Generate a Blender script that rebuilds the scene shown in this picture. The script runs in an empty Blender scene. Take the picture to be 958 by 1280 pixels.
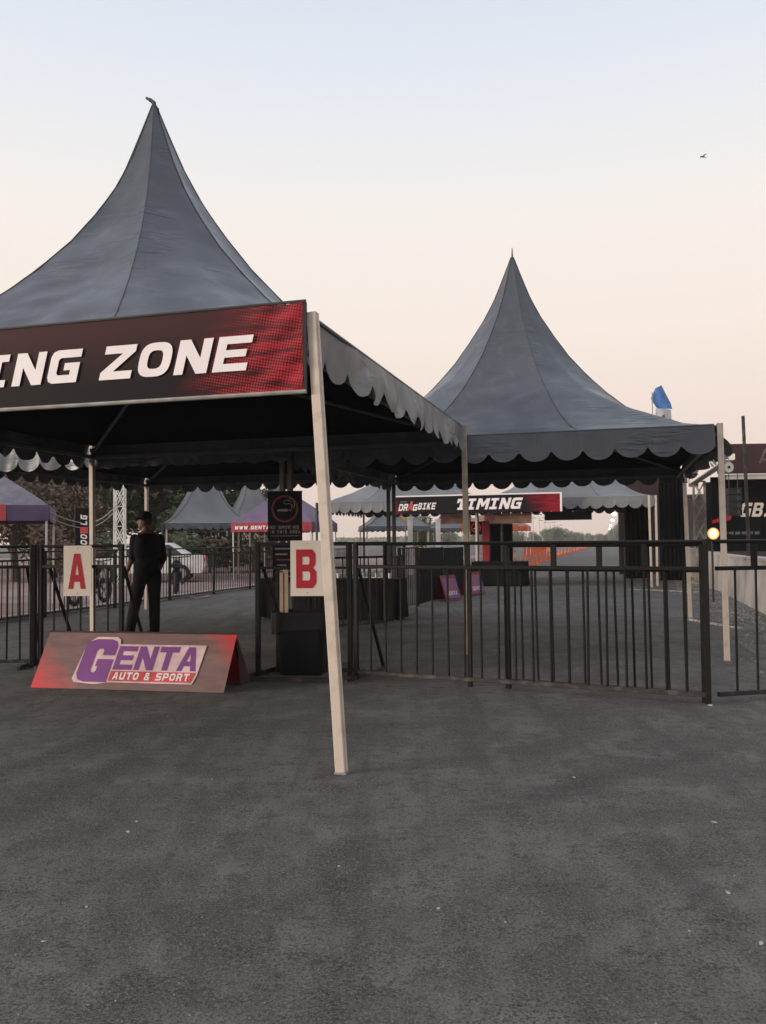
import bpy, bmesh, math, random
from math import sin, cos, pi, radians as R
from mathutils import Vector, Matrix, noise
from mathutils.geometry import tessellate_polygon

random.seed(7)
sc = bpy.context.scene
C = sc.collection

# ------------------------------------------------------------------ camera
W0, H0, F0 = 958.0, 1280.0, 1035.0
CAMH = 1.4
cam_d = bpy.data.cameras.new('camera')
cam_d.sensor_fit = 'VERTICAL'
cam_d.sensor_height = 36.0
cam_d.lens = 36.0 * F0 / H0
cam_d.clip_start = 0.05
cam_d.clip_end = 4000
cam = bpy.data.objects.new('camera', cam_d)
C.objects.link(cam)
CM = Matrix.Translation((0, 0, CAMH)) @ Matrix.Rotation(R(90 + 2.0), 4, 'X') @ Matrix.Rotation(R(-0.5), 4, 'Z')
cam.matrix_world = CM
sc.camera = cam

# ------------------------------------------------------------------ light
world = bpy.data.worlds.new('World')
sc.world = world
world.use_nodes = True
wn, wl = world.node_tree.nodes, world.node_tree.links
bg = wn['Background']
SUN_EL, SUN_AZ = R(7), R(252)         # low evening sun behind the camera, to its left (azimuth clockwise from +Y)
sky = wn.new('ShaderNodeTexSky')
sky.sky_type = 'NISHITA'
sky.sun_disc = False
sky.sun_elevation = SUN_EL
sky.sun_rotation = SUN_AZ
sky.dust_density = 4.0
tc = wn.new('ShaderNodeTexCoord')
sx = wn.new('ShaderNodeSeparateXYZ')
wl.new(tc.outputs['Generated'], sx.inputs[0])
rp = wn.new('ShaderNodeValToRGB')
cr = rp.color_ramp
cr.elements[0].position = 0.0
cr.elements[0].color = (8.0, 6.3, 5.5, 1)
cr.elements[1].position = 1.0
cr.elements[1].color = (7.0, 7.5, 8.6, 1)
for p, c in ((0.10, (8.6, 7.1, 6.3)), (0.24, (9.4, 8.2, 7.35)), (0.36, (9.2, 8.6, 8.1)), (0.46, (8.1, 8.3, 8.7)), (0.57, (7.0, 7.6, 8.6))):
    e = cr.elements.new(p)
    e.color = (*c, 1)
wl.new(sx.outputs[2], rp.inputs[0])
mx = wn.new('ShaderNodeMix')
mx.data_type = 'RGBA'
mx.inputs[0].default_value = 0.94
wl.new(sky.outputs[0], mx.inputs[6])
wl.new(rp.outputs[0], mx.inputs[7])
wl.new(mx.outputs[2], bg.inputs[0])
bg.inputs[1].default_value = 0.108

sun_d = bpy.data.lights.new('sun', 'SUN')
sun_d.energy = 3.0
sun_d.angle = R(18)
sun_d.color = (1.0, 0.86, 0.72)
sun = bpy.data.objects.new('sun', sun_d)
C.objects.link(sun)
sd = Vector((sin(SUN_AZ) * cos(SUN_EL), cos(SUN_AZ) * cos(SUN_EL), sin(SUN_EL)))
sun.rotation_euler = sd.to_track_quat('Z', 'Y').to_euler()
sun.location = sd * 50

sc.view_settings.view_transform = 'Standard'
sc.view_settings.look = 'None'
sc.view_settings.exposure = 0.0
sc.view_settings.gamma = 1.0
sc.cycles.max_bounces = 6


# ------------------------------------------------------------------ where things stand
def ray(px, py):
    return (CM.to_3x3() @ Vector(((px - W0 / 2) / F0, -(py - H0 / 2) / F0, -1))).normalized()


def at(px, py, z=0.0):
    """ground point (height z) seen at photo pixel px, py"""
    d = ray(px, py)
    return Vector((0, 0, CAMH)) + d * ((z - CAMH) / d.z)


def atd(px, py, Y):
    """point at distance Y seen at photo pixel px, py"""
    d = ray(px, py)
    return Vector((0, 0, CAMH)) + d * (Y / d.y)


YAW = R(15.7)
U = Vector((cos(YAW), -sin(YAW), 0))
V = Vector((sin(YAW), cos(YAW), 0))


def site(u, v, z=0.0):
    return U * u + V * v + Vector((0, 0, z))


# ------------------------------------------------------------------ materials
def mat(name, col, rough=0.6, metal=0.0, col2=None, scale=6.0, detail=4.0, bump=0.0, bscale=40.0, spec=0.5,
        lo=0.35, hi=0.65, emit=None, estr=0.0, sheen=0.0):
    m = bpy.data.materials.new(name)
    m.use_nodes = True
    n, l = m.node_tree.nodes, m.node_tree.links
    b = n['Principled BSDF']
    b.inputs['Base Color'].default_value = (*col, 1)
    b.inputs['Roughness'].default_value = rough
    b.inputs['Metallic'].default_value = metal
    b.inputs['Specular IOR Level'].default_value = spec
    t = n.new('ShaderNodeTexCoord')
    if col2 is None:
        col2 = tuple(c * 0.72 for c in col)
    nz = n.new('ShaderNodeTexNoise')
    nz.inputs['Scale'].default_value = scale
    nz.inputs['Detail'].default_value = detail
    l.new(t.outputs['Object'], nz.inputs['Vector'])
    r = n.new('ShaderNodeValToRGB')
    r.color_ramp.elements[0].position = lo
    r.color_ramp.elements[0].color = (*col2, 1)
    r.color_ramp.elements[1].position = hi
    r.color_ramp.elements[1].color = (*col, 1)
    l.new(nz.outputs[0], r.inputs[0])
    l.new(r.outputs[0], b.inputs['Base Color'])
    if bump:
        n2 = n.new('ShaderNodeTexNoise')
        n2.inputs['Scale'].default_value = bscale
        n2.inputs['Detail'].default_value = 5
        l.new(t.outputs['Object'], n2.inputs['Vector'])
        bp = n.new('ShaderNodeBump')
        bp.inputs['Strength'].default_value = bump
        bp.inputs['Distance'].default_value = 0.01
        l.new(n2.outputs[0], bp.inputs['Height'])
        l.new(bp.outputs[0], b.inputs['Normal'])
    if emit:
        b.inputs['Emission Color'].default_value = (*emit, 1)
        b.inputs['Emission Strength'].default_value = estr
    return m


class NG:
    """tiny helper for node maths"""
    def __init__(s, m):
        s.n, s.l = m.node_tree.nodes, m.node_tree.links

    def math(s, op, a, b=None, clamp=False):
        k = s.n.new('ShaderNodeMath')
        k.operation = op
        k.use_clamp = clamp
        for i, x in enumerate((a, b)):
            if x is None:
                continue
            if isinstance(x, (int, float)):
                k.inputs[i].default_value = x
            else:
                s.l.new(x, k.inputs[i])
        return k.outputs[0]

    def mix(s, f, a, b, blend='MIX'):
        k = s.n.new('ShaderNodeMix')
        k.data_type = 'RGBA'
        k.blend_type = blend
        for i, x in ((0, f), (6, a), (7, b)):
            if isinstance(x, (int, float)):
                k.inputs[i].default_value = x
            elif isinstance(x, tuple):
                k.inputs[i].default_value = (*x, 1)
            else:
                s.l.new(x, k.inputs[i])
        return k.outputs[2]

    def noise(s, vec, scale, detail=4, rough=0.55):
        k = s.n.new('ShaderNodeTexNoise')
        k.inputs['Scale'].default_value = scale
        k.inputs['Detail'].default_value = detail
        k.inputs['Roughness'].default_value = rough
        s.l.new(vec, k.inputs['Vector'])
        return k.outputs[0]

    def mapr(s, v, a, b, c=0.0, d=1.0):
        k = s.n.new('ShaderNodeMapRange')
        s.l.new(v, k.inputs[0])
        for i, x in enumerate((a, b, c, d)):
            k.inputs[i + 1].default_value = x
        return k.outputs[0]

    def mapping(s, vec, rot=(0, 0, 0), scale=(1, 1, 1), loc=(0, 0, 0)):
        k = s.n.new('ShaderNodeMapping')
        s.l.new(vec, k.inputs[0])
        k.inputs[1].default_value = loc
        k.inputs[2].default_value = rot
        k.inputs[3].default_value = scale
        return k.outputs[0]

    def dot(s, vec, v):
        k = s.n.new('ShaderNodeVectorMath')
        k.operation = 'DOT_PRODUCT'
        s.l.new(vec, k.inputs[0])
        k.inputs[1].default_value = v
        return k.outputs['Value']

    def obj(s):
        return s.n.new('ShaderNodeTexCoord').outputs['Object']

    def sep(s, v):
        k = s.n.new('ShaderNodeSeparateXYZ')
        s.l.new(v, k.inputs[0])
        return k.outputs


def asphalt(name):
    m = mat(name, (0.05, 0.05, 0.05), 0.85)
    g = NG(m)
    b = g.n['Principled BSDF']
    o = g.obj()
    big = g.noise(o, 0.35, 5, 0.6)
    mid = g.noise(o, 2.3, 6, 0.65)
    fine = g.noise(o, 42, 6, 0.7)
    chipn = g.noise(o, 105, 2, 0.5)
    grit = g.noise(o, 190, 3, 0.6)
    streak = g.noise(g.mapping(o, (0, 0, R(32)), (3.5, 0.22, 1)), 1.1, 5, 0.6)
    med = g.noise(o, 9, 6, 0.7)
    pit = g.noise(o, 62, 3, 0.6)
    clus = g.noise(o, 3.1, 5, 0.65)
    c = g.mix(g.mapr(big, 0.41, 0.59), (0.072, 0.0655, 0.0605), (0.134, 0.123, 0.113))
    c = g.mix(g.mapr(mid, 0.50, 0.61, 0, 0.75), c, (0.165, 0.153, 0.140))
    c = g.mix(g.mapr(mid, 0.47, 0.37, 0, 0.65), c, (0.058, 0.053, 0.050))
    c = g.mix(g.mapr(streak, 0.53, 0.63, 0, 0.6), c, (0.052, 0.049, 0.048))
    c = g.mix(g.mapr(med, 0.47, 0.38, 0, 0.85), c, (0.046, 0.042, 0.040))
    c = g.mix(g.mapr(med, 0.56, 0.66, 0, 0.5), c, (0.165, 0.152, 0.138))
    # two rubbed tyre tracks crossing the lot
    for (ax, ay), (bx, by), wd in (((20, 1012), (262, 912), .20), ((-60, 985), (180, 905), .16), ((640, 1005), (905, 935), .14)):
        A_, B_ = at(ax, ay), at(bx, by)
        dd_ = (B_ - A_).normalized()
        nn_ = Vector((-dd_.y, dd_.x, 0))
        dist = g.math('ABSOLUTE', g.math('SUBTRACT', g.dot(o, nn_), A_.dot(nn_)))
        along = g.math('SUBTRACT', g.dot(o, dd_), A_.dot(dd_))
        LL = (B_ - A_).length
        band = g.math('MULTIPLY', g.mapr(dist, wd, wd * .25, 0, 1), g.math('MULTIPLY', g.mapr(along, -1.2, .2, 0, 1), g.mapr(along, LL + .8, LL - .2, 0, 1)))
        wear = g.noise(g.mapping(o, (0, 0, -math.atan2(dd_.y, dd_.x)), (.6, 9, 1)), 2.0, 5, 0.6)
        c = g.mix(g.math('MULTIPLY', band, g.mapr(wear, .36, .60, .25, .85), True), c, (0.034, 0.031, 0.031))
    # dark worn spots
    for px_, py_, rx_ in ((437, 1106, .17), (418, 985, .20), (718, 973, .16), (905, 1150, .14), (300, 1190, .12), (640, 1020, .12)):
        P_ = at(px_, py_)
        vv = g.n.new('ShaderNodeVectorMath')
        vv.operation = 'DISTANCE'
        g.l.new(g.mapping(o, (0, 0, 0), (1, 1.4, 1)), vv.inputs[0])
        vv.inputs[1].default_value = (P_.x, P_.y * 1.4, 0)
        f_ = g.math('ADD', g.mapr(vv.outputs['Value'], rx_ * 1.5, 0, 0, 1), g.math('MULTIPLY', g.math('SUBTRACT', med, .5), 2.2))
        c = g.mix(g.math('MULTIPLY', g.math('MULTIPLY', g.mapr(f_, .40, .70, 0, 1), g.mapr(vv.outputs['Value'], rx_ * 2.0, rx_ * .8, 0, .85)), g.mapr(pit, .56, .44, .12, 1)), c, (0.020, 0.019, 0.019))
    pm_ = g.math('MULTIPLY', g.mapr(pit, 0.47, 0.41, 0, 1), g.mapr(clus, 0.58, 0.42, 0.25, 1), True)
    pit2 = g.noise(o, 27, 4, 0.65)
    c = g.mix(g.mapr(pit2, 0.40, 0.33, 0, 0.75), c, (0.022, 0.021, 0.021))
    c = g.mix(g.math('MULTIPLY', pm_, 0.72), c, (0.014, 0.013, 0.013))
    c = g.mix(g.mapr(fine, 0.55, 0.64, 0, 0.65), c, (0.20, 0.185, 0.165))
    c = g.mix(g.mapr(chipn, 0.57, 0.63, 0, 0.6), c, (0.19, 0.178, 0.165))
    c = g.mix(g.mapr(chipn, 0.43, 0.38, 0, 0.6), c, (0.022, 0.021, 0.021))
    c = g.mix(g.mapr(grit, 0.57, 0.66, 0, 0.6), c, (0.30, 0.28, 0.255))
    g.l.new(c, b.inputs['Base Color'])
    h = g.math('ADD', g.math('MULTIPLY', fine, 1.0), g.math('MULTIPLY', grit, 0.45))
    h = g.math('ADD', h, g.math('MULTIPLY', med, 1.6))
    h = g.math('SUBTRACT', h, g.math('MULTIPLY', pm_, 0.6))
    bp = g.n.new('ShaderNodeBump')
    bp.inputs['Strength'].default_value = 0.75
    bp.inputs['Distance'].default_value = 0.016
    g.l.new(h, bp.inputs['Height'])
    g.l.new(bp.outputs[0], b.inputs['Normal'])
    return m


def fabric(name, ca, cb, rough=0.42, dirt=(0.20, 0.19, 0.17), dirtamt=0.25):
    m = mat(name, ca, rough)
    g = NG(m)
    b = g.n['Principled BSDF']
    o = g.obj()
    c = g.mix(g.mapr(g.noise(o, 0.9, 5), 0.35, 0.65), cb, ca)
    streaks = g.noise(g.mapping(o, (0, 0, 0), (3, 3, 0.5)), 1.7, 6, 0.7)
    c = g.mix(g.mapr(streaks, 0.52, 0.75, 0, dirtamt), c, dirt)
    g.l.new(c, b.inputs['Base Color'])
    g.l.new(g.mapr(g.noise(o, 3.0, 4), 0.3, 0.7, rough - 0.07, rough + 0.12), b.inputs['Roughness'])
    w0 = g.noise(g.mapping(o, (0.3, 0.2, 0.5), (1.2, 1.2, 0.6)), 2.2, 3, 0.5)
    cre = g.noise(g.mapping(o, (0.5, -0.5, 0.4), (0.55, 0.9, 3.2)), 2.0, 3, 0.55)
    cre = g.math('SUBTRACT', 1.0, g.math('MULTIPLY', g.math('ABSOLUTE', g.math('SUBTRACT', cre, 0.5)), 9.0), True)
    cre = g.math('MULTIPLY', cre, g.mapr(g.noise(o, 0.8, 2), 0.50, 0.62, 0, 1))
    w = g.math('ADD', g.math('MULTIPLY', w0, 0.45), g.math('MULTIPLY', cre, 0.55))
    bp = g.n.new('ShaderNodeBump')
    bp.inputs['Strength'].default_value = 0.35
    bp.inputs['Distance'].default_value = 0.05
    g.l.new(w, bp.inputs['Height'])
    g.l.new(bp.outputs[0], b.inputs['Normal'])
    return m


M = {}
M['asphalt'] = asphalt('asphalt')
M['canopy'] = fabric('grey_pvc_fabric', (0.070, 0.078, 0.094), (0.052, 0.058, 0.070), 0.34)
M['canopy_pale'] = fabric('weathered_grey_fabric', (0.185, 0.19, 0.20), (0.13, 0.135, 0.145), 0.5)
M['valance'] = fabric('stained_brightened_fabric', (0.20, 0.20, 0.20), (0.12, 0.122, 0.13), 0.5, (0.36, 0.34, 0.31), 0.55)  # weathered cloth, base brightened to look lit on the sunless right side
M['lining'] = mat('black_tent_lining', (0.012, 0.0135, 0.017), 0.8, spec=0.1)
M['seam'] = mat('seam_dark', (0.045, 0.050, 0.059), 0.6)
M['cream'] = mat('cream_painted_steel', (0.56, 0.48, 0.40), 0.5, 0, (0.44, 0.37, 0.30), 9, 6, 0.15, 60, lo=0.3, hi=0.5)
M['tan'] = mat('grimy_tan_steel', (0.33, 0.28, 0.225), 0.55, 0, (0.20, 0.165, 0.13), 7, 6, 0.15, 60, lo=0.3, hi=0.6)
M['alu'] = mat('dull_aluminium', (0.38, 0.36, 0.33), 0.5, 0.3, (0.26, 0.24, 0.22), 8)
M['beam'] = mat('grey_steel_tube', (0.16, 0.16, 0.165), 0.5, 0.2)
M['dull_pole'] = mat('dark_weathered_tube', (0.055, 0.052, 0.05), 0.55, 0.1)
M['white'] = mat('white_paint', (0.78, 0.76, 0.73), 0.5, 0, (0.66, 0.64, 0.6), 5)
M['print_white'] = mat('white_print', (0.86, 0.80, 0.80), 0.6, 0, (0.80, 0.74, 0.74))
M['print_pink'] = mat('pale_pink_print', (0.82, 0.60, 0.60), 0.6)
M['black_metal'] = mat('black_painted_steel', (0.0045, 0.0042, 0.0042), 0.55, 0, (0.017, 0.012, 0.010), 14, 6, 0.1, 70, lo=0.28, hi=0.40, spec=0.25)
M['rust'] = mat('scuffed_steel', (0.024, 0.02, 0.018), 0.55, 0.1, (0.085, 0.066, 0.052), 9, 6, 0.2, 60, lo=0.36, hi=0.50)
M['red'] = mat('red_print', (0.50, 0.012, 0.030), 0.55, 0, (0.45, 0.011, 0.027))
M['bright_red'] = mat('bright_red_print', (0.70, 0.085, 0.09), 0.55)
M['pink'] = mat('pink_red_cloth', (0.72, 0.10, 0.14), 0.6)
M['purple'] = mat('purple_print', (0.23, 0.065, 0.27), 0.55, 0, (0.20, 0.055, 0.235))
M['purple_cloth'] = mat('purple_cloth', (0.16, 0.11, 0.19), 0.65, 0, (0.12, 0.08, 0.15), 2.0)
M['grey_cloth'] = mat('grey_mauve_cloth', (0.21, 0.19, 0.23), 0.65)
M['black_cloth'] = mat('black_cloth', (0.0065, 0.007, 0.009), 0.85, 0, (0.0035, 0.004, 0.005), 3, 4, 0.2, 12, spec=0.15)
M['navy_cloth'] = mat('dark_navy_plastic', (0.0048, 0.0055, 0.009), 0.55, 0, (0.003, 0.0035, 0.006), 4, 4, 0.5, 9, spec=0.2)
M['board'] = mat('cream_board', (0.84, 0.77, 0.69), 0.6, 0, (0.79, 0.72, 0.64), 4)
M['wood'] = mat('pale_plank', (0.42, 0.34, 0.25), 0.7, 0, (0.32, 0.25, 0.18), 6)
M['concrete'] = mat('weathered_concrete', (0.52, 0.47, 0.43), 0.85, 0, (0.31, 0.28, 0.25), 1.4, 8, 0.5, 25, lo=0.3, hi=0.62)
M['dirt'] = mat('dusty_verge', (0.15, 0.137, 0.122), 0.95, 0, (0.07, 0.065, 0.06), 1.6, 8, 0.9, 14)
M['pavers'] = mat('pink_paving', (0.30, 0.205, 0.18), 0.9, 0, (0.20, 0.14, 0.125), 0.8, 8)
M['orange'] = mat('orange_plastic', (0.75, 0.15, 0.05), 0.5)
M['salmon'] = mat('salmon_print', (0.74, 0.42, 0.31), 0.6, 0, (0.30, 0.15, 0.12), 2.0, 6, lo=0.30, hi=0.52)
M['skin'] = mat('brown_skin', (0.16, 0.072, 0.045), 0.55)
M['shirt'] = mat('dark_navy_shirt', (0.0075, 0.0085, 0.013), 0.9, 0, (0.0045, 0.005, 0.008), 8, 4, 0.4, 14, spec=0.12)
M['trouser'] = mat('dark_grey_trousers', (0.013, 0.0135, 0.015), 0.9, 0, (0.008, 0.0085, 0.0095), 8, 4, 0.4, 14, spec=0.12)
M['rubber'] = mat('black_rubber', (0.015, 0.015, 0.016), 0.75)
M['glass'] = mat('dark_glass', (0.02, 0.022, 0.025), 0.08)
M['maroon'] = mat('maroon_banner_cloth', (0.060, 0.019, 0.022), 0.65, 0, (0.028, 0.012, 0.014), 1.2, 6)
M['brown_build'] = mat('dark_brown_wall', (0.05, 0.04, 0.037), 0.9)
M['blue'] = mat('sky_blue_cloth', (0.13, 0.30, 0.70), 0.65)
M['yellow'] = mat('yellow_print', (0.72, 0.45, 0.06), 0.6)
M['lamp'] = mat('lit_lamp', (1, 0.9, 0.7), 0.5, emit=(1.0, 0.66, 0.27), estr=2.1)
M['lens'] = mat('glowing_lens', (0.9, 0.5, 0.2), 0.5, emit=(1.0, 0.42, 0.10), estr=0.95)
M['street_light'] = mat('lit_street_light', (1, 1, 1), 0.5, emit=(1.0, 0.97, 0.9), estr=9)
M['bark'] = mat('bark', (0.07, 0.052, 0.04), 0.9, 0, (0.04, 0.03, 0.024), 10, 5, 0.6, 20)
M['leaf_dark'] = mat('dark_green_leaves', (0.055, 0.078, 0.034), 0.6, 0, (0.032, 0.048, 0.022), 0.9, 3)
M['leaf_mid'] = mat('olive_green_leaves', (0.11, 0.120, 0.045), 0.6, 0, (0.055, 0.068, 0.027), 0.9, 3)
M['leaf_brown'] = mat('dry_brown_leaves', (0.21, 0.145, 0.10), 0.7, 0, (0.11, 0.078, 0.052), 1.1, 3)
M['leaf_hazed'] = mat('hazed_green_leaves', (0.19, 0.205, 0.13), 0.7, 0, (0.12, 0.135, 0.085), 0.4, 3)  # distance haze painted in: leaf colour kept paler than the nearer trees
M['litter'] = mat('white_litter', (0.52, 0.48, 0.43), 0.8)
M['stone'] = mat('pale_stone_chips', (0.30, 0.28, 0.25), 0.9)


def thin_cloth(m, k=0.5):
    """thin banner cloth lets daylight through from behind"""
    n, l = m.node_tree.nodes, m.node_tree.links
    b = n['Principled BSDF']
    tr = n.new('ShaderNodeBsdfTranslucent')
    if b.inputs['Base Color'].is_linked:
        l.new(b.inputs['Base Color'].links[0].from_socket, tr.inputs[0])
    ms = n.new('ShaderNodeMixShader')
    ms.inputs[0].default_value = k
    l.new(b.outputs[0], ms.inputs[1])
    l.new(tr.outputs[0], ms.inputs[2])
    l.new(ms.outputs[0], n['Material Output'].inputs[0])


for k_ in ('salmon', 'pink', 'blue'):
    thin_cloth(M[k_])
M['flag_white'] = mat('white_flag_cloth', (0.8, 0.78, 0.78), 0.7)
thin_cloth(M['flag_white'], 0.6)


def banner_mat(name):
    """dark maroon banner print with a red halftone glow at its right end (object x is 0 at the right edge)"""
    m = mat(name, (0.02, 0.01, 0.012), 0.7, spec=0.2)
    g = NG(m)
    b = g.n['Principled BSDF']
    o = g.obj()
    s = g.sep(o)
    x, z = s[0], s[2]
    base = g.mix(g.mapr(z, 0.10, 0.50), (0.0055, 0.0035, 0.0045), (0.050, 0.018, 0.021))
    d = g.math('ADD', x, g.math('MULTIPLY', z, -0.55))          # slanted
    glow = g.mapr(d, -0.95, -0.12, 0.0, 1.0)
    rays = g.noise(g.mapping(o, (0, R(-38), 0), (1.0, 1, 9)), 2.4, 3)
    glow = g.math('MULTIPLY', glow, g.mapr(rays, 0.36, 0.62, 0.25, 1.15), True)
    r = g.mapping(o, (0, R(33), 0), (1, 1, 1))
    q = g.sep(r)
    K = 2 * pi / 0.026
    dots = g.math('MULTIPLY', g.math('SINE', g.math('MULTIPLY', q[0], K)), g.math('SINE', g.math('MULTIPLY', q[2], K)))
    dots = g.mapr(g.math('ADD', dots, g.math('MULTIPLY', glow, 1.25)), 0.75, 1.0, 0, 1)
    dots = g.math('MULTIPLY', dots, g.mapr(glow, 0.08, 0.4, 0, 1), True)
    c = g.mix(g.math('MULTIPLY', glow, 0.55, True), base, (0.32, 0.014, 0.024))
    c = g.mix(g.math('MULTIPLY', dots, 0.85), c, (0.47, 0.032, 0.045))
    c = g.mix(g.mapr(d, -0.20, -0.02, 0, 0.25), c, (0.30, 0.012, 0.02))
    g.l.new(c, b.inputs['Base Color'])
    return m


def frame_sign_mat(name):
    m = mat(name, (0.16, 0.10, 0.095), 0.6)
    g = NG(m)
    b = g.n['Principled BSDF']
    o = g.obj()
    s = g.sep(o)
    x, z = s[0], s[2]
    mott = g.noise(g.mapping(o, (0, R(40), 0), (1, 1, 5)), 3.0, 5)
    c = g.mix(g.mapr(mott, 0.3, 0.7), (0.165, 0.096, 0.091), (0.240, 0.148, 0.138))
    dl = g.math('ADD', g.math('MULTIPLY', x, -1.0), g.math('MULTIPLY', z, -1.15))
    dl = g.math('ADD', dl, g.mapr(mott, 0, 1, -0.18, 0.18))
    c = g.mix(g.mapr(dl, 0.44, 0.98, 0, 1), c, (0.72, 0.045, 0.06))
    dr = g.math('ADD', x, g.math('MULTIPLY', z, 1.1))
    dr = g.math('ADD', dr, g.mapr(mott, 0, 1, -0.14, 0.14))
    c = g.mix(g.mapr(dr, 1.20, 1.50, 0, 0.95), c, (0.55, 0.035, 0.05))
    g.l.new(c, b.inputs['Base Color'])
    return m


M['banner'] = banner_mat('maroon_halftone_banner')
M['frame_sign'] = frame_sign_mat('mauve_red_banner')


# ------------------------------------------------------------------ mesh helpers
class MB:
    def __init__(s):
        s.v, s.f, s.m = [], [], []

    def add(s, vs, fs, mi=0):
        k = len(s.v)
        s.v += [tuple(p) for p in vs]
        s.f += [tuple(i + k for i in f) for f in fs]
        s.m += [mi] * len(fs)
        return s

    def box(s, c, d, mt=None, mi=0):
        x, y, z = d[0] / 2, d[1] / 2, d[2] / 2
        vs = [Vector((a, b, e)) for a in (-x, x) for b in (-y, y) for e in (-z, z)]
        if mt is not None:
            vs = [mt @ p for p in vs]
        c = Vector(c)
        return s.add([p + c for p in vs], [(0, 1, 3, 2), (4, 6, 7, 5), (0, 4, 5, 1), (2, 3, 7, 6), (0, 2, 6, 4), (1, 5, 7, 3)], mi)

    def prism(s, pts, p0, p1, xa=None, mi=0, caps=True):
        """2-D section pts swept from p0 to p1"""
        p0, p1 = Vector(p0), Vector(p1)
        d = (p1 - p0).normalized()
        if xa is None:
            xa = Vector((1, 0, 0)) if abs(d.x) < 0.9 else Vector((0, 1, 0))
        xa = Vector(xa)
        xa = (xa - d * xa.dot(d)).normalized()
        ya = d.cross(xa)
        n = len(pts)
        vs = [p0 + xa * a + ya * b for a, b in pts] + [p1 + xa * a + ya * b for a, b in pts]
        fs = [(i, (i + 1) % n, n + (i + 1) % n, n + i) for i in range(n)]
        if caps:
            fs += [tuple(range(n - 1, -1, -1)), tuple(range(n, 2 * n))]
        return s.add(vs, fs, mi)

    def tube(s, p0, p1, r, n=8, r1=None, mi=0):
        p0, p1 = Vector(p0), Vector(p1)
        r1 = r if r1 is None else r1
        d = (p1 - p0).normalized()
        xa = Vector((1, 0, 0)) if abs(d.x) < 0.9 else Vector((0, 1, 0))
        xa = (xa - d * xa.dot(d)).normalized()
        ya = d.cross(xa)
        vs = []
        for p, q in ((p0, r), (p1, r1)):
            vs += [p + xa * q * cos(2 * pi * i / n) + ya * q * sin(2 * pi * i / n) for i in range(n)]
        fs = [(i, (i + 1) % n, n + (i + 1) % n, n + i) for i in range(n)]
        fs += [tuple(range(n - 1, -1, -1)), tuple(range(n, 2 * n))]
        return s.add(vs, fs, mi)

    def beam(s, p0, p1, w, h=None, xa=None, mi=0):
        h = w if h is None else h
        b = min(w, h) * 0.12
        x, y = w / 2, h / 2
        pts = [(-x + b, -y), (x - b, -y), (x, -y + b), (x, y - b), (x - b, y), (-x + b, y), (-x, y - b), (-x, -y + b)]
        return s.prism(pts, p0, p1, xa, mi)

    def path(s, pts, r, n=6, mi=0):
        pts = [Vector(p) for p in pts]
        rings = []
        for i, p in enumerate(pts):
            d = (pts[min(i + 1, len(pts) - 1)] - pts[max(i - 1, 0)]).normalized()
            xa = Vector((0, 0, 1)) if abs(d.z) < 0.9 else Vector((1, 0, 0))
            xa = (xa - d * xa.dot(d)).normalized()
            ya = d.cross(xa)
            rr = r[i] if isinstance(r, (list, tuple)) else r
            rings.append([p + xa * rr * cos(2 * pi * k / n) + ya * rr * sin(2 * pi * k / n) for k in range(n)])
        vs = [q for g in rings for q in g]
        fs = []
        for i in range(len(pts) - 1):
            for k in range(n):
                fs.append((i * n + k, i * n + (k + 1) % n, (i + 1) * n + (k + 1) % n, (i + 1) * n + k))
        fs += [tuple(range(n - 1, -1, -1)), tuple(range((len(pts) - 1) * n, len(pts) * n))]
        return s.add(vs, fs, mi)

    def lathe(s, prof, c=(0, 0, 0), n=16, mi=0, axis='Z'):
        c = Vector(c)
        vs, fs = [], []
        for r, z in prof:
            for k in range(n):
                a = 2 * pi * k / n
                p = (r * cos(a), r * sin(a), z)
                if axis == 'Y':
                    p = (p[0], z, p[1])
                if axis == 'X':
                    p = (z, p[0], p[1])
                vs.append(c + Vector(p))
        for i in range(len(prof) - 1):
            for k in range(n):
                fs.append((i * n + k, i * n + (k + 1) % n, (i + 1) * n + (k + 1) % n, (i + 1) * n + k))
        fs += [tuple(range(n - 1, -1, -1)), tuple(range((len(prof) - 1) * n, len(prof) * n))]
        return s.add(vs, fs, mi)

    def grid(s, nx, ny, fn, mi=0):
        vs = [fn(i / nx, j / ny) for j in range(ny + 1) for i in range(nx + 1)]
        fs = [(j * (nx + 1) + i, j * (nx + 1) + i + 1, (j + 1) * (nx + 1) + i + 1, (j + 1) * (nx + 1) + i)
              for j in range(ny) for i in range(nx)]
        return s.add(vs, fs, mi)

    def mesh(s, name, mats, smooth=False):
        me = bpy.data.meshes.new(name)
        me.from_pydata(s.v, [], s.f)
        for m in (mats if isinstance(mats, (list, tuple)) else [mats]):
            me.materials.append(m)
        me.polygons.foreach_set('material_index', s.m)
        me.update()
        if smooth:
            me.polygons.foreach_set('use_smooth', [True] * len(me.polygons))
        else:
            pass
        return me


def link(name, me, parent=None, loc=(0, 0, 0), rz=0.0):
    o = bpy.data.objects.new(name, me)
    C.objects.link(o)
    o.location = loc
    o.rotation_euler = (0, 0, rz)
    if parent:
        o.parent = parent
    return o


def part(name, mb, m, parent, smooth=False, loc=(0, 0, 0)):
    return link(name, mb.mesh(name, m, smooth), parent, loc)


def tag(o, label, cat, group=None):
    o['label'] = label
    o['category'] = cat
    if group:
        o['group'] = group
    return o


def thing(name, loc, rz, label, cat, group=None):
    return tag(link(name, None, None, loc, rz), label, cat, group)


def copy_tree(o, parent=None):
    c = o.copy()
    C.objects.link(c)
    if parent:
        c.parent = parent
    for ch in list(o.children):
        copy_tree(ch, c)
    return c


def again(o, loc, rz, label, group=None, scale=None):
    c = copy_tree(o)
    c.location = loc
    c.rotation_euler = (0, 0, rz)
    c['label'] = label
    if group:
        c['group'] = group
    if scale:
        c.scale = scale
    return c


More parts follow.
